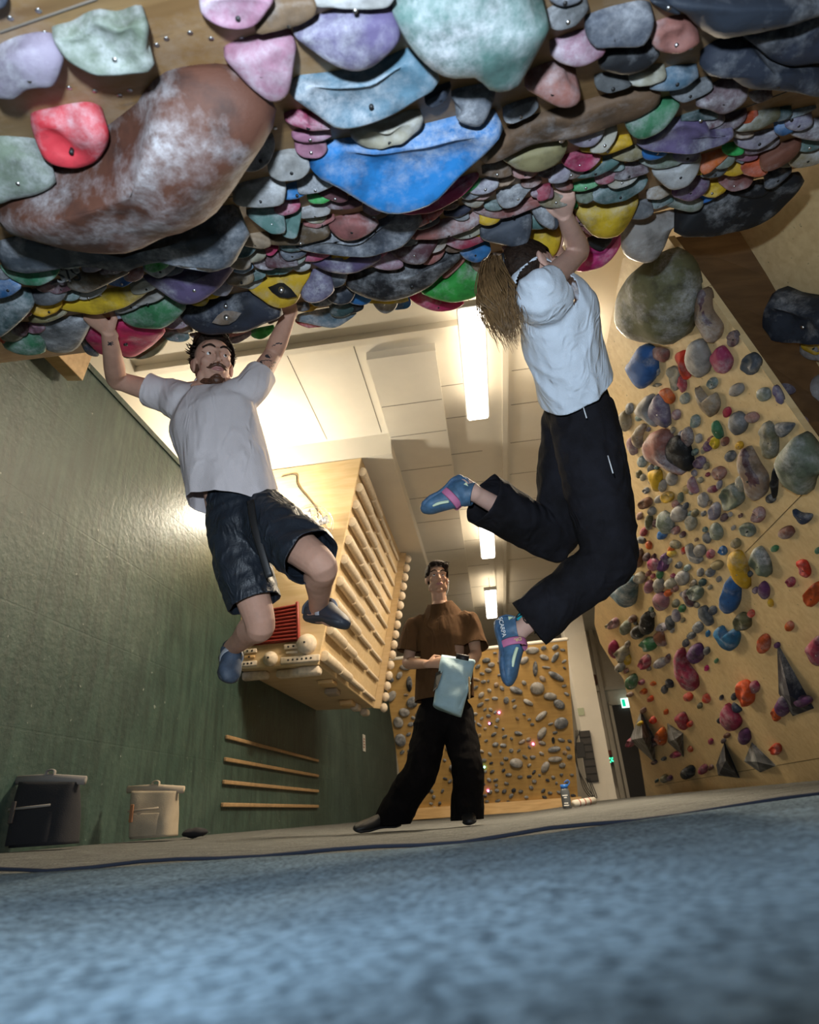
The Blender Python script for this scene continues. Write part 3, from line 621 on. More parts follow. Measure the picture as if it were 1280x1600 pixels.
def make_hold(poly, color, P0, SD, TD, ND, tau, prof, bulge, shift=(0, 0), rough=.0, under=0.0, bolts=0, name='climbing_hold', depth0=.012):
    """silhouette ring on a face plane tilted by tau out of the board, side wall down to the board, worn dome on the face"""
    n = len(poly); fd = TD*math.cos(tau)+ND*math.sin(tau); fn = ND*math.cos(tau)-TD*math.sin(tau)
    v0 = min(range(n), key=lambda i: poly[i][1]); base = on(*poly[v0], P0, ND)
    for it in range(3):
        ring = [on(u, v, base, fn) for u, v in poly]
        mn_ = min((p-P0).dot(ND) for p in ring)
        if mn_ >= depth0-1e-4: break
        base = base + ND*(depth0-mn_)
    c = sum(ring, V((0, 0, 0)))/n; size = math.sqrt(sum((p-c).length_squared for p in ring)/n)
    bm = B(); off = V((random.random()*50, random.random()*50, 0))
    L0 = []; L1 = []
    for p in ring:
        d = (p-P0).dot(ND); q = p-ND*(d+.008); q = q+(q-(c-ND*((c-P0).dot(ND)+.008)))*(under-.05)
        L0.append(bm.verts.new(q)); L1.append(bm.verts.new(p.lerp(q, .25)+(p-c)*.0))
    rows_ = [L0, L1]; ap = c + fd*shift[1]*size + SD*shift[0]*size
    for k, (f, h) in enumerate(PROF[prof]):
        if f == 0: continue
        row = []
        for i, p in enumerate(ring):
            q = ap.lerp(p, f) if f < 1 else p
            if f == 1: q = q - fn*.0
            nn = noise.noise(q*(1.6/size)*.9+off)*rough*size*(1 if f < 1 else .25)
            row.append(bm.verts.new(q+fn*(h*bulge*size+nn)))
        rows_.append(row)
    top = bm.verts.new(ap+fn*(PROF[prof][-1][1]*bulge*size))
    for a, b in zip(rows_[:-1], rows_[1:]):
        for i in range(n): bm.faces.new((a[i], a[(i+1) % n], b[(i+1) % n], b[i]))
    for i in range(n): bm.faces.new((rows_[-1][i], rows_[-1][(i+1) % n], top))
    bm.faces.new(rows_[0][::-1]); bmesh.ops.recalc_face_normals(bm, faces=bm.faces)
    cb = c-ND*((c-P0).dot(ND))
    o = build(name, bm, hm(color), origin=cb)
    for k in range(bolts):
        a = random.uniform(-.5, .5)+(0 if k == 0 else math.pi*.9*k); f = .42
        q = ap + (fd*math.cos(a)*.55 + SD*math.sin(a)*.6)*size*f*1.3
        h = [x for x in PROF[prof] if x[0] <= .55][0][1]*bulge*size
        r = max(.004, min(.010, size*.05)); b2 = B()
        tube(b2, [q+fn*(h-.012), q+fn*(h+.0006)], [r, r], 12, caps='flat'); 
        m_ = M_STEEL if random.random() < .4 else M_BLACK
        build('bolt', b2, m_, o)
    return o, size
def wordsize(px):
    return 'huge' if px > 150 else 'big' if px > 95 else 'medium' if px > 48 else 'small' if px > 24 else 'tiny'
def shapeword(poly, prof):
    us = [p[0] for p in poly]; vs = [p[1] for p in poly]; w = max(us)-min(us); h = max(vs)-min(vs); r = w/max(h, 1)
    f = area2(poly)/max(1, w*h)
    if r > 2.3: return 'long flat'
    if r > 1.5: return 'wide rounded' if f > .62 else 'slanting'
    if r < .55: return 'tall narrow'
    if r < .8: return 'tall'
    return {'scoop': 'scooped', 'dome': 'domed', 'flat': 'slab-like', 'ridge': 'lipped'}[prof] if f > .62 else 'angular'
def register(o, poly, color, prof, where, kindword='hold'):
    us = [p[0] for p in poly]; vs = [p[1] for p in poly]
    HOLDS.append(dict(o=o, u=sum(us)/len(us), v=sum(vs)/len(vs), px=math.sqrt(area2(poly)), c=HC[color][2], cc=color, sh=shapeword(poly, prof), where=where, kw=kindword))
TILE = {'1': (0, 0, 2.909), '2': (420, 0, 2.909), '3': (840, 0, 2.909), '4': (0, 280, 2.909), '5': (420, 280, 2.909), '6': (840, 200, 2.909),
        '7': (860, 900, 3.048), '8': (920, 560, 3.556), '9': (560, 860, 3.2), 'A': (1000, 340, 4.21), '0': (0, 0, 1.0)}
def topx(t, x, y): ox, oy, s = TILE[t]; return (ox+x/s, oy+y/s)
def parse(line):
    t, col, rest = line.split(';')[:3]; opts = line.split(';')[3:] ; pts = []
    if rest.startswith('E'):
        v = [float(x) for x in rest[1:].split(',')]; cx, cy, w, h = v[:4]; rot = math.radians(v[4]) if len(v) > 4 else 0
        ph = random.random()*6; k2 = random.uniform(.0, .10)
        for k in range(12):
            a = k*math.pi/6; rr = 1+k2*math.sin(2*a+ph)+random.uniform(-.05, .05); x, y = math.cos(a)*w/2*rr, math.sin(a)*h/2*rr
            pts.append(topx(t, cx+x*math.cos(rot)-y*math.sin(rot), cy+x*math.sin(rot)+y*math.cos(rot)))
    else:
        for q in rest.split():
            x, y = q.split(','); pts.append(topx(t, float(x), float(y)))
    return t, col, pts, opts
ROOF = """
1;lilac;-20,270 60,200 150,180 230,190 290,265 250,385 180,400 120,410 60,450 -30,430;dome
1;sage;237,165 330,140 400,85 460,72 550,110 640,80 678,120 670,240 705,275 680,320 560,335 450,342 370,310 290,250;scoop
1;red;140,540 250,510 330,500 420,510 490,580 488,660 430,740 330,765 240,745 180,680;ridge
0;brown;10,318 60,300 103,283 165,246 205,205 222,185 235,150 262,118 300,109 350,110 385,122 420,145 432,172 425,203 405,228 385,262 371,283 344,318 309,345 261,364 206,381 137,381 69,374 -10,350;crescent
0;sage;-12,222 40,235 75,258 88,285 60,303 20,312 -12,315;dome
0;white;30,315 60,305 85,283 100,285 98,315 80,335 55,342 35,330;ridge
1;pink;910,50 940,-20 1230,-20 1210,60 1150,120 1060,130 960,100;scoop
0;wood;399,50 405,28 430,5 490,0 494,22 470,38 410,53;flat
0;pink;350,88 375,68 440,55 462,68 460,100 450,148 425,160 395,140 370,115;dome
0;grey;380,265 395,228 425,212 430,230 420,255 400,268;flat
0;white;418,262 425,245 450,238 480,250 485,265 470,280 440,284 422,275;flat
0;dark;-15,-12 12,-10 8,10 -12,16;dome
2;violet;110,150 200,110 360,45 450,55 560,70 600,165 560,230 480,300 400,325 330,310 240,260 150,195;dome
2;teal;560,45 640,0 700,-60 1130,-60 1210,50 1280,100 1255,180 1150,370 1100,400 1040,408 980,385 950,345 830,355 760,330 690,270 610,170;dome
2;ltblue;95,420 130,365 280,365 460,340 560,290 650,240 700,270 780,370 680,440 560,520 440,560 300,565 220,520 130,450;scoop
2;crimson;70,540 110,515 170,530 200,570 290,585 200,595 110,570;dome
2;pink;E195,618,170,60;dome
2;pink;E195,675,150,90;scoop
2;cream;370,610 420,570 560,560 640,520 700,530 690,590 620,640 530,670 460,680 400,650;ridge
0;blue;480,254 509,223 575,220 643,213 712,196 764,186 788,191 784,206 757,237 722,268 691,296 674,308 640,321 612,325 585,321 550,304 516,280;scoop
2;slate;830,440 870,410 1010,400 1030,430 1000,520 960,575 900,570 850,540 880,510;dome
2;dark;710,455 800,400 830,390 800,460 740,490;dome
2;grey;1065,530 1100,490 1200,455 1230,480 1200,520 1120,560 1080,560;flat
0;wood;750,248 790,212 830,190 900,168 1000,141 1030,142 1034,158 1000,180 930,200 850,218 790,240;beam
0;gold;783,246 815,234 860,219 886,218 885,237 867,258 840,268 810,265 795,256;dome
2;white;200,5 240,-30 560,-30 555,25 500,40 230,30;flat
2;wood;970,790 1060,730 1110,790 1050,810;flat
0;coral;820,135 840,112 865,100 880,103 888,125 908,150 900,165 875,168 840,150;dome
3;speck;45,80 100,30 220,10 230,50 170,120 90,140 50,120;flat
3;slate;50,-10 190,-20 190,10 110,30;dome
3;pink;55,230 130,180 220,150 310,230 260,280 180,305 90,280;dome
3;slate;220,100 330,50 470,28 530,70 525,140 480,210 370,215 260,215 220,160;flat
3;coral;520,200 540,120 660,88 740,180 700,220 630,245 560,235;ridge
3;black;275,290 340,220 500,210 560,240 500,310 400,340 300,320;dome
3;dark;600,-30 1380,-30 1330,50 1100,100 960,150 830,165 740,130 670,60;dome
3;dark;930,160 1000,130 1290,40 1380,250 1250,290 1150,300 1060,270 980,200;dome
3;dark;735,290 800,210 900,175 960,190 1050,270 1290,300 1340,440 1180,400 950,390 850,330 760,320;dome
3;dark;510,0 620,0 650,65 580,50;dome
3;cream;385,360 480,315 580,320 570,370 460,392;ridge
3;ltblue;510,405 580,330 640,310 720,330 735,350 640,410;dome
3;grey;600,425 700,380 780,360 800,400 760,430 660,468;flat
3;speck;258,365 290,345 400,370 430,390 330,425 270,405;flat
3;maroon;720,480 790,420 840,370 900,360 960,400 940,470 850,520 780,500;dome
3;maroon;960,430 1040,418 1070,440 1000,470;dome
3;green;395,530 500,470 620,450 650,475 600,560 540,610 470,633 420,610;dome
3;violet;450,655 560,590 630,545 760,560 800,610 900,600 850,650 740,680 620,690 520,680;scoop
3;dteal;650,550 720,510 800,505 820,540;flat
3;maroon;760,570 870,540 950,500 940,550 870,595 790,590;dome
3;lilac;135,620 200,580 300,565 300,610 260,660 200,670 150,650;dome
3;cream;240,690 300,640 330,575 365,590 350,640 310,690 270,698;flat
3;yellow;190,680 330,630 440,650 330,700 240,695;dome
3;gold;340,720 430,670 520,690 430,735;flat
3;sage;460,735 560,700 690,695 640,750 540,770;flat
3;white;520,775 640,750 740,690 735,770 690,840 620,865 570,840;dome
3;orange;735,745 780,700 870,680 860,715 760,795;dome
3;speck;740,800 830,740 870,750 850,790 790,810;ridge
3;lilac;890,640 960,615 1130,580 1080,630 1000,680 920,670;flat
3;maroon;900,680 1100,630 1080,670 960,705;flat
3;olive;900,595 980,520 1100,500 1100,540 1000,590;dome
3;ltblue;1050,560 1150,510 1270,490 1180,530;flat
3;orange;890,760 960,720 1040,715 1050,780 1000,805 930,790;dome
3;rust;1010,750 1060,700 1190,630 1190,690 1120,750 1040,780;dome
3;gold;1140,740 1200,680 1300,660 1300,730 1190,765;dome
3;coral;820,825 880,795 980,800 960,850 880,870;scoop
3;maroon;1145,605 1210,570 1300,540 1300,635 1200,630;dome
3;slate;880,720 920,705 950,720 930,745;flat
6;black;620,470 700,380 850,310 1100,230 1215,220 1180,290 1080,390 950,450 800,485 680,488;bigflat
6;black;890,300 1000,250 1060,280 1000,320;dome
6;dark;1030,270 1080,190 1160,190 1080,270;dome
6;pebble;380,540 400,440 430,420 600,385 690,390 620,440 580,530 540,590 480,612 410,590;dome
6;yellow;165,365 330,345 460,310 430,410 370,490 290,500 240,480;dome
6;teal;240,300 330,260 500,220 480,280 400,330 300,348 250,330;flat
6;teal;460,340 600,310 620,330 540,370;flat
6;sage;580,350 620,310 750,320 740,370 680,380;dome
6;purple;610,300 690,230 780,230 770,290 700,333 650,325;dome
6;tan;495,320 540,270 610,290 560,325;flat
6;magenta;175,650 230,570 300,560 380,480 380,530 330,600 270,640;dome
6;black;240,500 340,500 290,560 230,530;dome
6;crimson;110,155 190,110 290,130 230,190 170,195;scoop
6;teal;160,215 240,190 310,135 375,155 280,215 190,230;dome
6;maroon;345,230 380,175 450,165 510,200 400,235;flat
6;lilac;50,245 100,175 150,185 140,235 100,252;dome
6;maroon;0,215 80,180 60,230;flat
6;bgreen;150,280 200,245 285,230 270,265 200,290;dome
6;slate;0,350 60,330 90,340 95,450 50,460 10,410;dome
6;yellow;-20,470 100,450 100,540 60,590 -20,580;dome
6;crimson;0,270 60,260 50,320 0,330;dome
6;coral;160,395 180,400 245,470 240,490 180,440;flat
4;slate;-10,260 120,240 300,290 560,340 740,330 800,250 980,215 1100,205 1140,240 1110,300 1070,370 1000,385 940,370 890,330 760,350 640,385 580,408 460,390 330,370 220,385 100,400 -10,370;longflat
4;pink;880,215 960,150 965,190 920,212;dome
4;green;720,310 760,265 840,290 820,330 760,338;dome
4;white;1060,100 1100,20 1290,0 1290,110 1200,130 1100,125;flat
4;teal;1120,160 1180,130 1280,140 1300,240 1240,250 1190,220;flat
4;green;0,400 100,420 270,400 250,450 190,480 110,478 50,450;flat
4;cobalt;-20,430 60,450 100,490 50,530 -20,540;flat
4;dteal;-20,560 80,500 160,560 80,660 -20,720;dome
4;white;270,415 365,420 290,470;flat;sis
4;wood;300,460 370,415 600,410 480,480 400,515 320,500;dome
4;grey;130,530 200,490 300,490 295,540 240,572 170,570;dome
4;white;290,520 400,510 490,485 450,530 380,548;flat
4;yellow;240,570 330,550 480,500 680,500 600,560 500,600 400,612 310,600;flat
4;violet;650,440 790,430 950,400 1090,355 1050,430 990,500 900,560 830,565 760,530;dome
4;cobalt;480,470 560,430 620,450 560,490;flat
4;coral;165,495 230,470 250,500 200,515;dome
4;pebble;590,575 680,510 750,530 700,560 640,575;ridge
4;green;545,620 640,570 760,530 850,570 800,640 740,675 670,680 590,660;dome
4;magenta;375,700 430,650 560,640 750,675 700,750 620,800 560,805 450,790;dome;low
4;olive;560,810 660,760 750,700 765,730 720,790 620,815;ridge
4;navy;360,720 400,760 450,790 440,808 390,790;dome;low
4;grey;170,650 280,640 410,640 400,690 350,770 290,793 220,780 185,720;dome;low
4;green;10,750 100,690 180,690 210,780 130,800 60,785;dome
4;orange;-10,720 60,700 20,750;flat
4;gold;130,640 200,590 310,600 250,640 170,655;dome
4;maroon;50,690 100,655 130,670 120,710 80,712;dome
4;coral;70,640 110,590 165,565 140,620;flat
4;dark;815,610 900,560 1130,515 1200,540 1290,610 1200,660 1100,690 960,700 880,680 830,640;dome;eyetan
0;yellow;388,452 412,435 440,431 487,423 472,452 465,472 440,482 420,475 400,462;flat;eyeblack
4;lilac;960,520 1000,470 1060,480 1030,530;dome
4;cream;1060,480 1200,455 1150,500;flat
4;teal;1110,440 1180,415 1210,440 1150,465;scoop
4;ltblue;1060,420 1100,375 1155,400 1110,430;flat
4;coral;960,710 1150,685 1060,715;flat
4;lilac;1020,740 1130,690 1140,710 1080,745;dome
4;bgreen;1140,690 1250,675 1200,725 1150,720;dome
4;maroon;860,710 1000,715 1030,750 920,735;flat
4;tan;750,660 800,635 830,660 780,685;dome
4;cream;800,680 840,660 880,690 830,700;dome
4;grey;650,400 790,370 800,400 740,445 690,440;dome
4;grey;800,350 900,335 910,370 850,385 800,380;scoop
4;speck;850,400 940,370 930,400 880,412;dome
4;yellow;870,570 950,540 930,575;dome
5;teal;60,250 120,140 150,150 130,260 100,272;flat
5;wood;-10,290 140,210 280,240 250,275 100,300;flat
5;pebble;145,140 270,110 275,160 150,180;flat
5;gold;165,180 265,170 240,200 190,200;flat
5;coral;155,205 290,165 300,185 220,222;flat
5;coral;270,205 330,170 495,190 470,240 400,275 340,278 290,245;dome
5;maroon;240,100 390,90 430,115 380,135 280,135;flat
5;wood;415,150 520,140 540,165 470,190;flat
5;slate;110,295 260,260 400,275 520,190 600,155 700,165 680,225 620,280 530,320 430,342 300,335 180,320;scoop
5;gold;585,190 605,165 640,200 630,235 600,225;dome
5;grey;135,40 200,-20 300,20 230,60 140,70;flat
5;maroon;225,70 300,40 365,90 320,108;flat
5;crimson;570,140 800,60 930,-20 960,-10 860,90 740,150 640,160;flat
5;bgreen;845,90 960,0 950,30 880,80;flat
5;lilac;915,60 960,5 1040,0 1040,40 980,70;dome
5;coral;890,80 1040,40 980,95;flat
5;cream;880,95 980,95 950,130 900,120;dome
5;grey;1035,90 1100,40 1220,10 1180,60 1130,120 1070,135;flat
5;coral;930,145 1100,130 1240,75 1250,110 1130,160 1020,180;flat
5;dark;795,160 900,120 920,140 860,175;dome
5;coral;650,270 700,225 900,160 990,175 920,225 800,265;flat
5;red;665,225 700,175 800,130 760,180;dome
5;lilac;990,195 1130,160 1150,190 1100,220 1030,210;flat
5;gold;940,215 1010,195 1040,215 1000,238;scoop
5;yellow;880,250 980,225 960,262;flat
5;slate;960,260 1150,150 1195,160 1190,260 1150,310 1070,300;dome
5;grey;1195,130 1280,95 1300,225 1230,200;dome
5;pebble;1190,240 1235,235 1230,270 1190,272;dome
5;crimson;800,290 870,250 1000,270 880,320;flat
5;cobalt;865,320 930,285 1010,310 990,360 940,380 890,360;dome
5;tan;925,380 1060,330 1050,390 1000,430 950,430;dome
5;pink;1060,310 1190,290 1195,350 1120,350;dome
5;maroon;550,320 700,275 770,275 740,340 700,385 620,380;dome
5;tan;740,335 800,265 815,280 790,320;scoop
5;coral;700,380 800,305 790,350 740,387;dome
5;violet;175,365 240,340 500,345 490,380 420,415 340,427 250,410;dome
5;pink;470,395 510,340 560,330 615,390 560,415;dome
5;black;350,485 420,430 600,400 750,370 870,315 880,350 800,420 730,490 640,535 540,547 430,530;dome
5;bgreen;690,510 820,440 880,370 930,400 1030,430 1000,490 920,545 820,555 740,535;dome
5;magenta;640,540 700,515 800,550 890,560 840,595 760,600 700,580;dome
5;coral;790,440 890,350 890,375 810,450;flat
5;violet;145,520 190,420 240,420 300,500 240,555 180,560;dome
5;slate;245,440 270,420 355,430 340,480 290,495 255,480;dome
5;dark;265,540 320,490 395,500 370,560 310,570;dome
5;black;350,600 420,540 430,590 370,612;ridge
5;ltblue;125,645 160,615 250,600 400,610 330,660 280,672;flat
5;red;120,648 255,665 180,675;flat
5;yellow;135,600 240,560 200,600;flat
5;yellow;400,530 640,545 590,565 450,560;flat
5;pebble;475,545 580,548 575,590 530,612 490,590;dome
5;maroon;-10,350 40,330 60,370 140,390 90,400 -10,400;flat
5;slate;50,330 100,305 175,330 140,360 80,370;dome
5;teal;-10,410 120,395 80,430 -10,435;flat
5;crimson;-10,310 45,310 20,345 -10,345;scoop
5;dark;0,600 40,590 75,620 0,660;dome
5;pink;1190,70 1250,30 1290,40 1290,85 1230,90;dome
5;green;700,495 800,450 850,400 860,430 780,480;flat
"""
BIGTAU = {'crescent': 22, 'beam': 12, 'longflat': 30, 'bigflat': 30}
def roof_hold(line, auto=False):
    t, col, pts, opts = parse(line)
    sty = opts[0] if opts else 'dome'
    sharp = .35 if sty in ('flat', 'beam') else .12
    us = [p[0] for p in pts]; vs = [p[1] for p in pts]; w = max(us)-min(us); h = max(vs)-min(vs)
    poly = chain(pts, 40 if w > 110 else 26, sharp)
    px = math.sqrt(w*h); cy_ = sum(vs)/len(vs)
    tau = BIGTAU.get(sty)
    if tau is None:
        tau = 26 if w > 200 else 34 if w > 90 else 42
        if cy_ > 280: tau += 8
        if h > w*.9: tau += 6
    prof = sty if sty in PROF else {'crescent': 'dome', 'beam': 'flat', 'longflat': 'flat', 'bigflat': 'flat'}[sty]
    bulge = {'dome': .34, 'scoop': .20, 'flat': .13, 'ridge': .30}[prof]
    if sty == 'crescent': bulge = .38
    if sty == 'beam': bulge = .10
    if col == 'magenta' or col == 'pebble' and w > 60: bulge = .4
    if 'low' in opts: tau = 14; bulge = .16
    sh = (0, -.15) if prof == 'dome' else (0, .0)
    nb = 0 if w < 40 else 1 if w < 130 or random.random() < .6 else 2
    if sty in ('crescent', 'longflat', 'bigflat'): nb = 0
    o, size = make_hold(poly, col, ROOF0, S_, T_, N_, math.radians(tau), prof, bulge, sh, rough=.10 if prof != 'ridge' else .28, bolts=nb, name='jug_hold')
    register(o, poly, col, prof, 'overhang')
    return o, pts, opts
allpoly = []
for ln in ROOF.strip().split('\n'):
    o, pts, opts = roof_hold(ln)
    allpoly.append(pts)
    HOLDS[-1]['line'] = ln
    if len(opts) > 1 and opts[1] != 'low':
        cu = sum(p[0] for p in pts)/len(pts); cv = sum(p[1] for p in pts)/len(pts)
        d = -ray(cu, cv)
        # nearest mesh vertex gives the surface point under the mark
        best = min((v.co+o.location for v in o.data.vertices), key=lambda q: ((q-CAM).normalized()-ray(cu, cv)).length+.02*(q-CAM).length)
        if opts[1] == 'sis':
            x = (RW @ V((1, .12, 0))).normalized(); z = d; y = z.cross(x).normalized(); x = y.cross(z)
            text_mesh('letters', 'SIS', .06, .002, M_BLACK, basis(x, y, z, best+z*.012), o)
        else:
            bm = B(); a_, b_ = frame(d, (0, 0, 1)); x = (RW @ V((1, .25 if opts[1] == 'eyetan' else -.45, 0))).normalized(); y = d.cross(x).normalized()
            w_, h_ = (.060, .026) if opts[1] == 'eyetan' else (.062, .026)
            pr = [best+d*.004+x*(w_*s)+y*(h_*c) for s, c in ((-1, -.2), (-.5, .6), (0, 1), (.5, .7), (1, .1), (.5, -.7), (0, -1), (-.5, -.8))]
            prism(bm, pr, d*.014); build('eye_plate', bm, hm('tan') if opts[1] == 'eyetan' else M_BLACK, o)
            bm = B(); ell(bm, best+d*.018, (.012,)*3); build('bolt', bm, M_STEEL, o)
# small holds between the listed ones
def inside(p, poly):
    c = False; n = len(poly)
    for i in range(n):
        a, b = poly[i], poly[(i+1) % n]
        if (a[1] > p[1]) != (b[1] > p[1]) and p[0] < (b[0]-a[0])*(p[1]-a[1])/(b[1]-a[1])+a[0]: c = not c
    return c
ZONE = [(0, 380), (130, 400), (360, 350), (440, 280), (500, 285), (600, 330), (700, 310), (780, 250), (870, 270), (960, 250), (1090, 190), (1200, 175), (1279, 190), (1279, 235), (1150, 290), (1050, 330), (960, 360), (870, 390), (760, 450), (640, 485), (560, 485), (480, 500), (330, 520), (230, 540), (120, 545), (10, 545)]
PAL = ['maroon', 'coral', 'pink', 'lilac', 'grey', 'slate', 'tan', 'cream', 'gold', 'sage', 'teal', 'yellow', 'crimson', 'pebble', 'violet', 'wood', 'rust', 'dteal', 'orange', 'cobalt', 'white', 'bgreen']
pts_ = []; tries = 0
while len(pts_) < 92 and tries < 9000:
    tries += 1; u = random.uniform(0, 1279); v = random.uniform(170, 545)
    if not inside((u, v), ZONE): continue
    lim = 22
    if any((u-a)**2+((v-b)*1.6)**2 < lim*lim for a, b in pts_): continue
    if any(inside((u, v), q) for q in allpoly): continue
    pts_.append((u, v)); w = random.uniform(26, 52); h = w*random.uniform(.38, .6); r = random.uniform(-22, 8)
    roof_hold('0;%s;E%.1f,%.1f,%.1f,%.1f,%.1f;%s' % (random.choice(PAL), u, v, w, h, r, random.choice(['dome', 'flat', 'dome', 'scoop', 'ridge'])))
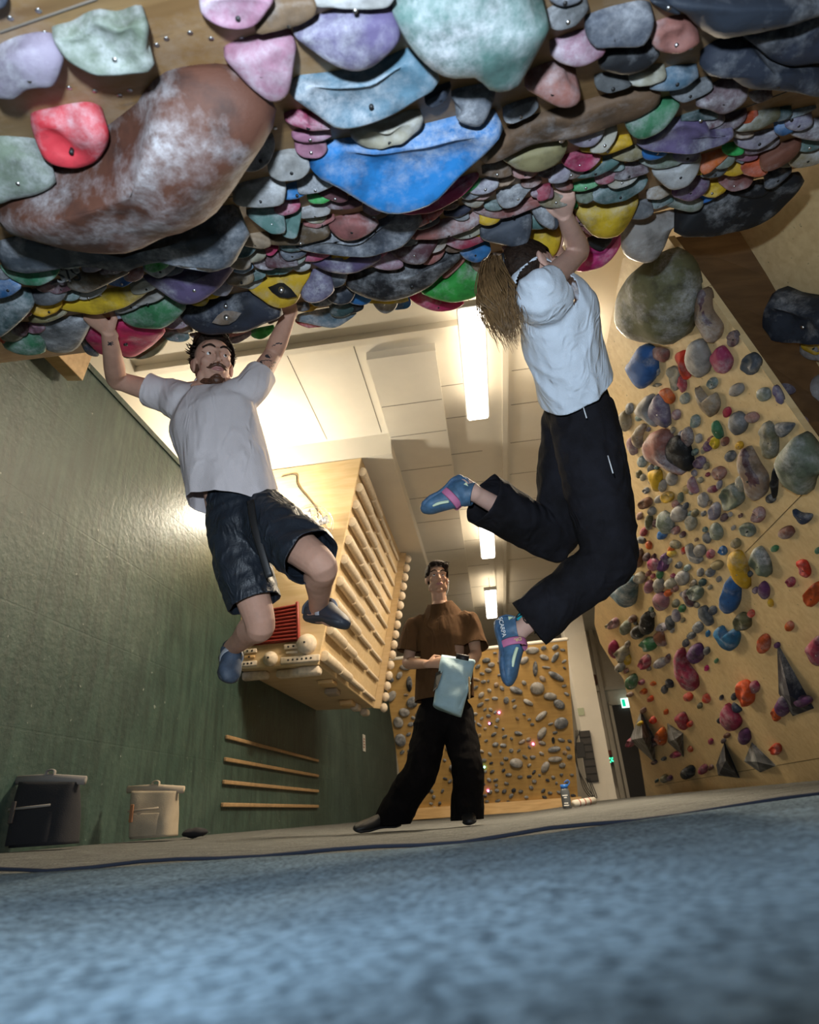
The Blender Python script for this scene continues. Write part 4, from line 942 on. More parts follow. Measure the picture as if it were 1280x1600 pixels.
BOARD = """
6;olive;395,900 390,850 400,720 440,640 540,560 580,555 650,600 690,680 705,790 690,900 640,990 560,985 450,970;macro
A;tan;360,500 400,440 430,470 440,520 450,620 520,720 530,780 500,850 450,840 400,760 360,650;dome;inlay
A;maroon;E608,800,80,120;flat
A;pebble;E375,930,170,270,-10;dome
A;crimson;450,930 480,870 525,835 580,900 605,960 570,1040 500,1020;dome
A;slate;655,970 690,900 740,890 790,950 760,1040 700,1035;ridge
0;cobalt;985,560 1000,535 1020,545 1025,585 1015,605 1002,613 985,590 978,570;dome
A;coral;65,870 100,850 180,870 190,920 165,960 90,930;dome
A;cream;175,990 210,970 260,1010 250,1130 230,1155 190,1090;flat
A;red;E275,1095,55,130,-8;dome
A;orange;225,890 270,865 290,880 285,960 325,1060 310,1085 285,1060 260,960;dome
A;teal;E475,1090,70,90;ridge
A;grey;E105,1018,50,70;dome
A;pebble;E635,1135,105,95;dome
A;sage;E812,1165,95,110;dome
A;violet;E905,1170,45,140,-25;flat
8;violet;325,280 380,180 430,270 445,380 430,400 370,360;dome
8;pebble;245,290 310,200 350,200 330,280 380,360 380,395 300,340;dome
8;orange;385,180 430,165 475,220 465,260 430,245;dome
8;tan;580,150 650,230 690,190 720,250 715,300 680,340 620,280;dome
8;sage;E533,225,55,75;dome
8;pink;E485,315,50,70;dome
8;teal;E590,350,60,80;ridge
8;maroon;E545,440,65,130;dome
8;green;E713,400,50,120,-20;dome
8;yellow;E700,470,50,80;ridge
8;purple;E660,490,50,70;dome
8;red;E767,300,50,65;dome
8;grey;E825,365,110,145;dome
8;coral;E905,330,90,65,20;dome
8;olive;E995,460,100,230,-8;flat
8;slate;1030,360 1140,360 1130,400 1080,445 1040,420;dome
8;coral;290,480 330,400 400,390 440,440 450,560 540,640 530,670 400,610 310,560;dome
8;black;415,490 450,430 500,425 550,490 580,640 500,610 430,560;dome
8;tan;240,440 280,360 315,370 290,440 290,510 250,490;dome
8;yellow;330,620 400,620 400,740 370,740 340,680;dome
8;yellow;E437,772,75,70;scoop
8;pebble;E460,670,60,90;dome
8;slate;E785,545,65,75;dome
8;purple;E615,580,70,80;ridge
8;coral;E720,640,85,90;ridge
8;crimson;E688,728,65,45;dome
8;tan;820,530 860,470 930,590 980,670 980,770 930,815 880,770 860,650;dome;inlay
8;sage;720,750 780,690 830,710 860,800 800,850 740,830;scoop
8;sage;1040,560 1080,490 1160,415 1230,480 1290,600 1290,640 1240,680 1210,770 1120,720 1070,640;macro
8;black;E1035,690,25,200;dome
8;black;E1010,780,60,60;dome
8;cream;E840,700,60,110;dome
8;yellow;E835,485,50,50;dome
8;pink;545,700 570,650 610,750 580,750;dome
8;pebble;E500,865,85,105;dome
8;grey;E350,850,50,50;dome
8;sage;E423,915,85,150,-12;dome
8;cream;E565,915,65,100,-18;dome
8;pebble;E635,790,60,100;dome
8;gold;E590,860,45,50;dome
8;lilac;E700,850,60,120;ridge
8;maroon;E752,885,48,50;dome
8;sage;E705,965,70,110,-20;dome
8;coral;E940,870,75,100;ridge
8;sage;E880,955,100,80,35;ridge
8;rust;E1097,970,90,85;dome
8;navy;1125,835 1170,860 1240,870 1230,910 1190,930 1150,890;dome
8;green;E1032,1058,45,42;dome
8;green;E1270,1070,34,40;dome
8;grey;E655,1000,45,75,-20;dome
8;maroon;E522,980,35,40;dome
8;cobalt;E407,980,60,60;dome
8;crimson;E305,965,40,55;dome
8;gold;E480,1035,70,50,30;dome
8;pebble;535,1030 560,1030 580,1090 630,1120 620,1150 570,1130 540,1080;dome
8;pebble;E615,1070,65,85,-20;dome
8;crimson;E675,1090,50,60;dome
8;gold;E815,1030,60,65;dome
8;cobalt;E745,1070,45,65,-15;ridge
8;gold;E712,1150,70,65;dome
8;slate;E675,1190,58,60;dome
8;teal;E548,1165,40,45;dome
8;crimson;E357,1145,60,90;dome
8;purple;E420,1135,50,110;ridge
8;rust;E275,1110,50,130;dome
8;maroon;E320,1105,40,55;dome
8;green;E395,1200,35,60;dome
8;pebble;E520,1220,80,90;dome
8;cream;E455,1250,70,70;dome
8;pink;E335,1270,45,90;dome
8;pebble;E388,1262,60,90;dome
8;cream;E285,1220,60,80;ridge
8;pink;E400,1350,80,120,-20;dome
8;dteal;E632,1245,42,50;dome
8;maroon;520,1290 545,1280 565,1330 585,1385 560,1385 530,1340;dome
8;sage;E590,1300,75,95;ridge
8;green;E520,1390,38,50;dome
8;grey;E635,1400,60,55;dome
8;orange;E440,1305,45,45;dome
8;yellow;770,1080 820,1060 870,1150 890,1300 830,1260 780,1150;dome
8;sage;885,1100 930,1035 990,1110 1010,1200 990,1230 920,1180;ridge
8;cobalt;735,1360 760,1270 785,1190 830,1240 835,1350 805,1420 770,1430 740,1400;dome
8;purple;E850,1160,36,115,-22;dome
8;slate;E885,1200,55,42;dome
8;purple;E972,1290,60,110,-8;dome
8;purple;E925,1290,35,45;dome
8;yellow;E1008,1362,28,45,-20;dome
8;crimson;E1120,1245,55,65;ridge
8;orange;1150,1120 1200,1120 1230,1180 1225,1220 1195,1225 1170,1170;ridge
8;orange;E1245,1315,85,155,15;ridge
8;yellow;E460,1085,55,45,20;dome
8;orange;E525,1070,26,45;dome
8;grey;E290,1010,60,40,30;dome
8;olive;E335,910,35,110;dome
8;rust;E315,805,75,70;ridge
8;pebble;E385,785,45,45;dome
8;maroon;E350,685,38,40;dome
8;slate;E345,615,35,60;dome
8;yellow;E540,730,40,55;dome
8;sage;E510,775,32,70;dome
8;olive;E278,645,35,50;dome
8;teal;E295,575,50,75;dome
8;grey;E225,280,45,70;dome
8;gold;E378,150,50,20;flat
8;gold;E465,400,28,40;dome
8;grey;E318,735,40,40;ridge
8;pink;E240,490,50,120,-15;dome
8;cream;E200,350,60,140,-12;dome
8;pebble;E410,710,45,75;dome
7;ltblue;285,70 330,10 400,0 405,100 385,160 330,120;dome
7;cobalt;775,260 800,235 830,280 870,250 900,290 885,350 850,368 800,310;dome
7;olive;E915,220,75,105;ridge
7;orange;E955,180,35,45;dome
7;orange;E1137,240,45,55;dome
7;orange;E1015,325,62,102;dome
7;crimson;1215,330 1290,270 1320,420 1270,430 1230,390;dome
7;purple;E693,370,70,112;dome
7;slate;E645,320,30,45;dome
7;slate;E672,285,40,45,20;dome
7;grey;E745,357,30,45;dome
7;crimson;590,370 610,330 640,420 690,490 695,560 650,550 610,470;dome
7;yellow;E668,478,30,40,-30;dome
7;black;E460,225,65,122;dome
7;black;E420,265,60,85;dome
7;grey;E485,185,30,36;dome
7;green;E470,325,70,82;ridge
7;rust;495,270 530,260 545,320 550,340 520,335 500,300;dome
7;maroon;630,80 650,65 685,130 680,150 655,130;dome
7;sage;E690,85,75,80;ridge
7;green;E628,155,32,45;dome
7;slate;705,150 735,140 775,230 750,245 715,200;dome
7;navy;E773,165,42,52;dome
7;slate;E703,247,50,65;dome
7;cobalt;E750,275,22,36;dome
7;lilac;E598,190,34,75,-20;dome
7;slate;E568,225,38,80,-10;dome
7;lilac;E535,245,60,45;ridge
7;rust;E392,205,40,42;dome
7;pink;E305,225,44,55;ridge
7;sage;E360,245,40,80;dome
7;cream;E348,372,50,92;ridge
7;yellow;E370,400,26,60;dome
7;white;E333,435,44,55;dome
7;green;E390,505,45,88;dome
7;crimson;E305,350,34,100,-12;dome
7;crimson;E453,410,45,82;ridge
7;lilac;E525,415,64,56,-30;dome
7;maroon;E560,395,24,52;dome
7;dark;E545,540,26,50;dome
7;dark;550,490 580,500 585,535 560,530;dome
7;orange;E490,513,28,25;dome
7;orange;E478,585,28,34;dome
7;orange;E657,577,44,50,-20;dome
7;orange;E743,585,34,56,-15;dome
7;orange;E552,647,22,30;dome
7;orange;E490,687,26,42,-20;dome
7;orange;E533,765,36,98;ridge
7;orange;E665,705,28,34;dome
7;rust;E842,760,32,30;dome
7;orange;E667,825,22,34,-30;dome
7;crimson;E765,788,24,35;dome
7;crimson;E730,920,38,56;dome
7;rust;E765,912,24,32;dome
7;orange;E1075,825,50,66;ridge
7;orange;E1073,660,46,78,-15;ridge
7;orange;880,510 920,490 960,530 965,610 930,630 905,580;ridge
7;crimson;E972,530,46,68,-10;dome
7;navy;865,600 905,630 910,650 885,655 868,630;dome
7;dark;E875,575,28,42;dome
7;dark;E815,580,18,30;dome
7;olive;E713,618,24,35;dome
7;purple;E925,765,58,84,-12;dome
7;crimson;815,650 830,600 870,640 908,700 890,740 850,745 820,700;dome
7;dark;E805,690,20,34;dome
7;crimson;595,665 630,645 655,700 645,740 620,720;dome
7;crimson;E600,850,56,34;ridge
7;crimson;E385,792,34,48;ridge
7;maroon;E495,790,32,52;ridge
7;maroon;E497,887,28,24;dome
7;slate;E542,870,20,26;dome
7;dark;E658,935,56,76;dome
7;olive;E546,966,34,46;dome
7;purple;E570,962,26,30;dome
7;dteal;E508,975,14,22;dome
7;green;E790,405,18,26;dome
7;magenta;E745,440,20,32;ridge
7;rust;E444,640,24,36;dome
7;red;E488,1,20,30;dome
7;yellow;E1048,130,26,44,-20;dome
7;rust;E380,565,30,30;dome
"""
PYR = [('7', [(430,645),(490,765),(500,892),(378,782)], (440,770), 'speck', 'grey diamond pyramid with a small yellow hold on it, left edge of the colourful board'),
       ('7', [(557,703),(630,750),(634,862),(560,792)], (598,775), 'speck', 'narrow grey pyramid above a crimson grip low on the colourful board'),
       ('7', [(828,795),(900,962),(800,950),(790,900)], (835,880), 'dark', 'dark grey tall pyramid low on the colourful board, below the purple egg'),
       ('7', [(958,795),(1072,905),(1000,936),(923,882)], (985,885), 'grey', 'wide grey pyramid at the bottom of the colourful board'),
       ('7', [(1080,325),(1252,632),(1155,668),(1088,560)], (1140,570), 'dark', 'tall narrow dark speckled pyramid on the right of the colourful board')]
for t, poly, ap, col, lab in PYR:
    ring = [rb(*topx(t, *q), .008) for q in poly]; base = [p-RN*.012 for p in ring]
    c = rb(*topx(t, *ap), .008); size = sum((p-c).length for p in ring)/4; 
    apex = rb(*topx(t, *ap), size*.45)
    bm = B(); vr = [bm.verts.new(p) for p in ring]; vb = [bm.verts.new(p) for p in base]; va = bm.verts.new(apex)
    for i in range(4): bm.faces.new((vr[i], vr[(i+1) % 4], va)); bm.faces.new((vb[i], vb[(i+1) % 4], vr[(i+1) % 4], vr[i]))
    bm.faces.new(vb); bmesh.ops.recalc_face_normals(bm, faces=bm.faces)
    tag(build('pyramid_volume', bm, hm(col), smooth=False, origin=c-RN*.01), lab, 'climbing hold', 'pyramid volumes on the colourful board')
for ln in (('7;yellow;E428,703,24,26;dome', .12), ('7;purple;E1108,618,66,118;dome', 0), ('7;purple;E1200,598,84,56;dome', .04), ('7;purple;E1079,331,30,34;dome', 0), ('7;maroon;E825,785,22,30;dome', 0)):
    BOARD += ln[0]+(';lift%.2f' % ln[1])+'\n'
def board_hold(line):
    t, col, pts, opts = parse(line); sty = opts[0]
    us = [p[0] for p in pts]; vs = [p[1] for p in pts]; w = max(us)-min(us); h = max(vs)-min(vs)
    mu0 = sum(us)/len(us); mv0 = sum(vs)/len(vs); k0 = .86 if sty != 'macro' else .94
    poly = [(mu0+(a-mu0)*k0, mv0+(b-mv0)*k0) for a, b in chain(pts, 28 if max(w, h) > 22 else 16, .10)]
    c = rb(sum(us)/len(us), sum(vs)/len(vs)); depth = -((c-CAM) @ RW if False else (RW.transposed() @ (c-CAM)).z)
    size = math.sqrt(w*h)/2*depth/FPX
    prof = 'dome' if sty == 'macro' else sty
    bulge = {'dome': .36, 'scoop': .25, 'flat': .15, 'ridge': .36}[prof]
    lift = 0
    for op in opts: 
        if op.startswith('lift'): lift = float(op[4:])
    if sty == 'macro': bulge = .5
    o, s = make_hold(poly, col, RB0+RN*lift, RS, RT*-1, RN, 0, prof, bulge, (0, -.12), rough=.12 if prof == 'dome' else .30, bolts=(1 if min(w, h) > 11 else 0), depth0=max(.01, size*.35), under=.02)
    register(o, poly, col, prof, 'colourful board')
    return o, pts, opts
bpoly = []
for ln in BOARD.strip().split('\n'):
    o, pts, opts = board_hold(ln); bpoly.append(pts)
    if 'inlay' in opts:                       # dark wine coloured inner slope of the two-tone holds
        a = ray(sum(p[0] for p in pts)/len(pts), sum(p[1] for p in pts)/len(pts))
        me = o.data; me.materials.append(hm('maroon'))
        for f in me.polygons:
            c = f.center+o.location; u, v = 0, 0
            cc = RW.transposed() @ (c-CAM); u = CX+FPX*cc.x/-cc.z; v = CY-FPX*cc.y/-cc.z
            mu_ = sum(p[0] for p in pts)/len(pts); mv = sum(p[1] for p in pts)/len(pts)
            if u > mu_-(v-mv)*-.25-8 and v < mv+14 and abs(f.normal.dot(RN)) > .35: f.material_index = 1
# small ones crowding the far left side and sprinkled low
BZ = [(990, 620), (1060, 660), (1160, 700), (1160, 840), (1100, 960), (1030, 1020), (1000, 1110), (985, 1060), (962, 1030), (940, 1000), (935, 950), (960, 880), (992, 830)]
BP = ['pebble', 'cream', 'grey', 'sage', 'maroon', 'coral', 'rust', 'slate', 'gold', 'crimson', 'tan', 'orange', 'teal', 'lilac', 'olive']
got = []; tries = 0
while len(got) < 60 and tries < 9000:
    tries += 1; u = random.uniform(930, 1170); v = random.uniform(620, 1120)
    if not inside((u, v), BZ): continue
    if any((u-a)**2+(v-b)**2 < 13**2 for a, b in got) or any(inside((u, v), q) for q in bpoly): continue
    got.append((u, v)); s = random.uniform(7, 14)*(1 if v < 950 else .8)
    board_hold('0;%s;E%.1f,%.1f,%.1f,%.1f,%.0f;%s' % (random.choice(BP), u, v, s*random.uniform(.7, 1), s*random.uniform(.9, 1.4), random.uniform(-30, 30), random.choice(['dome', 'dome', 'ridge'])))
# holds on the recessed bay and on the return face
def other_hold(line, P, N, sd, td, sty_b=.4, where='side bay', tau=0):
    t, col, pts, opts = parse(line); poly = chain(pts, 30, .1)
    us = [p[0] for p in pts]; vs = [p[1] for p in pts]
    o, s = make_hold(poly, col, P, sd, td, N, tau, opts[0], sty_b, (0, -.1), rough=.25, bolts=1, depth0=.05)
    register(o, poly, col, opts[0], where)
R3P = RB0+RN*off3
other_hold('0;dark;1202,470 1215,452 1240,462 1285,470 1330,480 1330,530 1270,530 1225,524 1208,505;ridge', R3P, RN, RS, RT*-1, .6)
other_hold('0;yellow;1253,535 1262,525 1290,525 1290,552 1265,552;dome', R3P, RN, RS, RT*-1)
other_hold('0;pebble;1250,548 1256,530 1300,528 1300,562 1262,562;dome', R3P, RN, RS, RT*-1, .2)
other_hold('0;pebble;1256,610 1270,590 1310,580 1330,650 1285,655 1262,635;dome', R3P, RN, RS, RT*-1)
rn_ = (A[1]-A[0]).cross(Bq[0]-A[0]).normalized(); rn_ = rn_ if rn_.dot(CAM-A[1]) > 0 else -rn_
for ln in ('0;violet;E1231,607,26,15,25;dome', '0;purple;E1256,660,15,17;dome'):
    i = 2 if '1231' in ln else 3
    fn_ = (A[i+1]-A[i]).cross(Bq[i]-A[i]).normalized(); fn_ = fn_ if fn_.dot(CAM-A[i]) > 0 else -fn_
    t, col, pts, opts = parse(ln); poly = chain(pts, 20, .1)
    td = (A[i+1]-A[i]).normalized()
    o, s = make_hold(poly, col, A[i], fn_.cross(td), td, fn_, 0, 'dome', .4, (0, 0), rough=.1, depth0=.01); register(o, poly, col, 'dome', 'dark side face')
# ---------------------------------------------------------------- grey grips of the far board
FARL = """870,500,70,35,0 985,485,36,26,-20 895,690,76,60,-10 960,730,66,38,0 1005,770,62,44,30 1015,865,70,60,0 790,1065,60,52,0 935,1085,58,38,-60 985,1045,64,32,-5 980,995,66,28,-5 990,630,84,34,30 790,700,66,34,25 830,550,48,32,-40 930,535,44,28,30 985,535,62,26,-55 915,828,80,26,-40 918,915,74,34,-50 940,585,40,14,5 850,760,50,26,30 165,730,66,38,-60 200,860,48,58,-20 230,810,62,38,0 210,950,62,58,0 270,760,60,54,0 205,625,44,26,-50 160,645,40,26,40 235,585,60,28,10 480,1090,50,42,0 355,1145,50,28,30 740,750,26,38,0 1020,1075,32,26,0 640,550,40,26,0 665,572,34,26,0 650,600,36,24,0 725,975,30,20,0 775,610,40,18,0 920,963,36,20,20 870,870,20,14,0"""
FI = []
def far_hold(u, v, w, h, rot, col, b=.42):
    poly = []
    ph = random.random()*6; k2 = random.uniform(.02, .14)
    for k in range(14):
        a = k*math.pi/7; rr = 1+k2*math.sin(2*a+ph); x, y = math.cos(a)*w/2*rr, math.sin(a)*h/2*rr
        poly.append((u+x*math.cos(rot)-y*math.sin(rot), v+x*math.sin(rot)+y*math.cos(rot)))
    up = (MB_[3]-MB_[0]).normalized()
    o, s = make_hold(poly, col, MB_[0], V((1, 0, 0)), -up, mn, 0, 'dome', b, (0, -.1), rough=.15, name='training_grip', depth0=.012+.008*min(w, h)/5)
    register(o, poly, col, 'dome', 'far board'); FI.append((u, v, max(w, h)))
for q in FARL.split():
    x, y, w, h, r = [float(k) for k in q.split(',')]; u, v = topx('9', x, y); far_hold(u, v, w/3.2, h/3.2, math.radians(r), 'pebble' if random.random() < .6 else 'grey')
for (x, y, w, h, r) in ((885, 592, 24, 80, 0), (255, 668, 30, 78, -5), (975, 950, 16, 34, 0)):
    u, v = topx('9', x, y); far_hold(u, v, w/3.2, h/3.2, math.radians(r), 'black', .2)
tries = 0
while len(FI) < 262 and tries < 20000:
    tries += 1; u = random.uniform(604, 902); v = random.uniform(1008, 1268)
    fx = (v-1000)/265
    if not (600+36*fx+4 < u < 884+20*fx-4) or v < 1037-.11*(u-598): continue
    if any((u-a)**2+(v-b)**2 < (5.2+s*.5)**2 for a, b, s in FI): continue
    if 660 < u < 740 and v < 1110: continue
    s = random.uniform(4.5, 8.5) if v < 1190 else random.uniform(4.5, 7)
    far_hold(u, v, s*random.uniform(1, 1.5), s*random.uniform(.6, .9), random.uniform(-.8, .8), random.choice(['pebble', 'grey', 'grey', 'speck', 'tan']) if v < 1180 else random.choice(['speck', 'grey', 'dark']))
# ---------------------------------------------------------------- labels
MARK = {'overhang': [(300,250,'brown crescent'),(640,265,'blue scoop'),(730,70,'teal slab'),(545,65,'violet wedge'),(110,215,'red jug'),(165,75,'sage scallop'),(570,150,'pale-blue scoop'),(405,105,'pink triangle'),
   (200,405,'long slate slab'),(945,335,'big yellow jug'),(1015,370,'pale lobe'),(1150,320,'black fin'),(760,440,'green dome'),(640,430,'black crescent'),(370,485,'navy eye hold'),(440,455,'yellow eye hold'),(190,530,'left magenta dome'),
   (300,442,'purple dome'),(240,490,'dark green jug'),(560,365,'slate crescent'),(700,350,'coral slab'),(1050,212,'violet wing'),(1130,70,'navy dome'),(900,165,'wooden beam'),(940,395,'right magenta dome'),(500,265,'pink oval'),
   (425,300,'white bar'),(465,50,'wooden plate'),(250,460,'long yellow hold'),(945,45,'slate slab'),(90,505,'grey lobe')],
 'colourful board': [(1030,470,'olive bulge'),(1105,490,'two-tone S hold'),(1240,725,'sage horn'),(1175,740,'two-tone fang'),(1140,770,'green cup'),(1030,700,'coral egg'),(1060,700,'black egg'),(1143,930,'blue pillar'),(1135,1000,'blue heart'),
   (1187,878,'olive shell'),(1155,890,'yellow leaf'),(1160,1083,'orange folds'),(1070,1052,'crimson club'),(1235,1060,'tall pyramid'),(1008,1150,'diamond pyramid'),(970,925,'pale-blue block'),(1193,1006,'orange egg'),(1268,940,'orange ear'),
   (1014,1007,'green gem'),(1087,1021,'purple drop'),(1000,575,'blue block'),(1090,560,'pale egg'),(1125,562,'wine block'),(1102,625,'notched hold'),(1011,975,'black egg low left'),(1139,1120,'crimson shell'),(1065,1125,'crimson heart'),
   (1135,1190,'front pyramid'),(1040,830,'long sage egg'),(1060,805,'round pale egg'),(1235,840,'navy boomerang'),(1228,833,'brown pebble'),(900,800,'dark trousers')],
 'side bay': [], 'dark side face': [],
 'far board': [(710, 1070, 'blue bag'), (680, 1180, 'man’s legs'), (795, 1020, 'lowest shoe'), (886, 1240, 'bottle'), (602, 1045, 'top-left corner'), (885, 1003, 'top-right corner'), (903, 1262, 'bottom-right corner'),
   (840, 1075, 'big round grip'), (877, 1130, 'big right-edge grip'), (807, 1193, 'low round grip'), (836, 1016, 'long black bar'), (765, 1130, 'violet light'), (763, 1236, 'lowest light')]}
SURF = {'overhang': 'on the overhang', 'colourful board': 'on the colourful board', 'side bay': 'on the recessed side bay', 'dark side face': 'on the dark side face', 'far board': 'on the far board'}
GRP = {'overhang': 'climbing holds on the steep overhang', 'colourful board': 'climbing holds on the colourful right-hand board', 'side bay': 'climbing holds on the recessed side bay', 'dark side face': 'climbing holds on the dark side face', 'far board': 'small grips on the far training board'}
def dirword(du, dv):
    a = math.degrees(math.atan2(-dv, du)) % 360
    return ['right of', 'upper-right of', 'above', 'upper-left of', 'left of', 'lower-left of', 'below', 'lower-right of'][int((a+22.5)//45) % 8]
used_ = set(); ORD = ['', 'second', 'third', 'fourth', 'fifth', 'sixth']
for where in SURF:
    hs = [h for h in HOLDS if h['where'] == where]; own = {}
    for m in MARK[where]:                                  # the hold a landmark name belongs to
        b_ = min(hs, key=lambda h: (h['u']-m[0])**2+(h['v']-m[1])**2-h['px']*3)
        own.setdefault(id(b_), m[2])
    hs.sort(key=lambda h: -h['px'])
    for h in hs:
        word = {'far board': 'grip'}.get(where, 'hold')
        body = '%s %s %s %s' % (wordsize(h['px']), h['c'], h['sh'], word)
        near = sorted((m for m in MARK[where] if own.get(id(h)) != m[2]), key=lambda m: (m[0]-h['u'])**2+(m[1]-h['v'])**2)
        c = ['%s %s' % (body, SURF[where])] if not near or h['px'] > 120 else []
        for m in near[:3]: c.append('%s %s the %s %s' % (body, dirword(h['u']-m[0], h['v']-m[1]), m[2], SURF[where]))
        for m in near[3:6]: c.append('%s %s the %s' % (body, dirword(h['u']-m[0], h['v']-m[1]), m[2]))
        for i in range(4):
            for m2 in near[i+1:5]: c.append('%s %s %s, %s %s' % (body, dirword(h['u']-near[i][0], h['v']-near[i][1]), near[i][2], dirword(h['u']-m2[0], h['v']-m2[1]), m2[2]))
        lab = next((x for x in c if x not in used_ and len(x.split()) <= 16), None)
        if lab is None:
            for m in near[:6]:
                for o_ in ORD[1:]:
                    x = '%s %s, %s one %s the %s' % (body, SURF[where], o_, dirword(h['u']-m[0], h['v']-m[1]), m[2])
                    if x not in used_ and len(x.split()) <= 16 and lab is None: lab = x
        if lab is None: lab = c[0]
        used_.add(lab); tag(h['o'], lab, 'climbing hold' if where != 'far board' else 'grip', GRP[where])
# ---------------------------------------------------------------- people
def remesh(bm, voxel, smooth=4, fac=.5):
    bmesh.ops.recalc_face_normals(bm, faces=bm.faces)
    me = bpy.data.meshes.new('tmp'); bm.to_mesh(me); bm.free()
    o = bpy.data.objects.new('tmp', me); COL.objects.link(o)
    r = o.modifiers.new('r', 'REMESH'); r.mode = 'VOXEL'; r.voxel_size = voxel; r.use_smooth_shade = True
    if smooth:
        s = o.modifiers.new('s', 'SMOOTH'); s.iterations = smooth; s.factor = fac
    bpy.context.view_layer.update()
    m2 = bpy.data.meshes.new_from_object(o.evaluated_get(bpy.context.evaluated_depsgraph_get()))
    bpy.data.objects.remove(o); b = B(); b.from_mesh(m2); bpy.data.meshes.remove(m2); return b
def cut(bm, co, no, R):
    co = V(co); no = V(no).normalized()
    near = [f for f in bm.faces if (f.calc_center_median()-co).length < R]
    g = set(near)
    for f in near:
        for e in f.edges: g.add(e)
        for v in f.verts: g.add(v)
    bmesh.ops.bisect_plane(bm, geom=list(g), plane_co=co, plane_no=no, dist=1e-5)
    kill = [f for f in bm.faces if (f.calc_center_median()-co).dot(no) > 1e-5 and (f.calc_center_median()-co).length < R]
    bmesh.ops.delete(bm, geom=kill, context='FACES')
    bmesh.ops.delete(bm, geom=[v for v in bm.verts if not v.link_faces], context='VERTS')
def keep_main(bm):
    seen = set(); best = []
    for v0 in bm.verts:
        if v0 in seen: continue
        st = [v0]; seen.add(v0); isl = []
        while st:
            v = st.pop(); isl.append(v)
            for e in v.link_edges:
                w = e.other_vert(v)
                if w not in seen: seen.add(w); st.append(w)
        if len(isl) > len(best): best = isl
    k = set(best); bmesh.ops.delete(bm, geom=[v for v in bm.verts if v not in k], context='VERTS')
def wrinkle(bm, amp, scale, stretch=None, seed=0):
    bm.normal_update()
    for v in bm.verts:
        p = v.co.copy()
        if stretch is not None:
            a = p.dot(stretch); p = p-stretch*a*.75
        n = noise.noise(p*scale+V((seed, 0, 0)))+.5*noise.noise(p*scale*2.3+V((seed, 5, 0)))
        v.co += v.normal*(amp*(1-abs(n)*2.6))
def garment(name, tubes, cuts, mat_, parent, voxel=.008, amp=.006, scale=9, stretch=None, thick=.003, smooth=5, seed=0):
    b = B()
    for tb in tubes: tube(b, tb[0], tb[1], 20, ref=tb[2] if len(tb) > 2 else None, sub=4)
    b = remesh(b, voxel, smooth); wrinkle(b, amp, scale, stretch, seed)
    for c in cuts: cut(b, *c)
    keep_main(b)
    o = build(name, b, mat_, parent)
    s = o.modifiers.new('cloth_thickness', 'SOLIDIFY'); s.thickness = thick; s.offset = -1
    return o
def head_geo(bm, c, f, u, s=1.0, jaw=1.0):
    f = V(f).normalized(); u = (V(u)-f*V(u).dot(f)).normalized(); r = f.cross(u)
    R = Matrix((r, f, u)).transposed()
    P = lambda x, y, z: c + R @ V((x*s, y*s, z*s))
    E = lambda p, q, rr=None: ell(bm, P(*p), [k*s for k in q], R if rr is None else R @ rr)
    E((0, -.012, .035), (.075, .092, .082)); E((0, .030, -.035), (.060*jaw, .056, .080)); E((0, .045, .045), (.056, .045, .045))
    E((0, .066, -.103), (.026*jaw, .020, .018)); E((.052*jaw, .012, -.07), (.018, .03, .03)); E((-.052*jaw, .012, -.07), (.018, .03, .03))
    for k in (-1, 1):
        E((k*.041, .058, -.018), (.022, .022, .018)); E((k*.078, -.008, -.012), (.008, .019, .032)); E((k*.084, -.018, -.004), (.006, .010, .024))
        tube(bm, [P(k*.008, .090, .024), P(k*.034, .086, .030), P(k*.055, .068, .022)], [.009*s, .010*s, .007*s], 10, sub=3)
        E((k*.012, .096, -.040), (.008, .010, .008))
        tube(bm, [P(k*.018, .080, .010), P(k*.032, .084, .016), P(k*.047, .073, .009)], [.0045*s]*3, 8, sub=3)
        tube(bm, [P(k*.018, .080, .004), P(k*.032, .082, -.003), P(k*.047, .072, .003)], [.004*s]*3, 8, sub=3)
    tube(bm, [P(0, .088, .026), P(0, .098, .0), P(0, .113, -.030)], [.009*s, .0095*s, .0125*s], 12, sub=4)
    E((0, .078, -.062), (.030, .020, .018)); 
    return P, R
def head_parts(P, R, s, parent, hair_m, brow=True, lips=(.42, .17, .15), look=(0, 1, 0)):
    eyes = mat('eye_white', (.75, .73, .70), .25); iris = mat('iris_brown', (.04, .022, .012), .2); ln = {}
    for k in (-1, 1):
        b = B(); ell(b, P(k*.032, .0735, .0065), (.0115*s,)*3); e = build('eye', b, eyes, parent)
        b = B(); d = (R @ V(look)).normalized(); ell(b, P(k*.032, .0735, .0065)+d*.0062*s, (.0072*s,)*3); build('iris', b, iris, e)
        if brow:
            b = B(); tube(b, [P(k*.012, .097, .031), P(k*.030, .096, .040), P(k*.055, .076, .032)], [(.003*s, .006*s)]*3, 8, sub=4); build('eyebrow', b, hair_m, parent)
    b = B(); tube(b, [P(-.024, .088, -.064), P(-.010, .098, -.060), P(0, .0995, -.062), P(.010, .098, -.060), P(.024, .088, -.064)], [.0025*s, .0045*s, .004*s, .0045*s, .0025*s], 8, sub=4)
    tube(b, [P(-.022, .088, -.066), P(0, .099, -.071), P(.022, .088, -.066)], [.0025*s, .0060*s, .0025*s], 8, sub=4)
    build('lips', b, mat('lip_skin', lips, .5), parent)
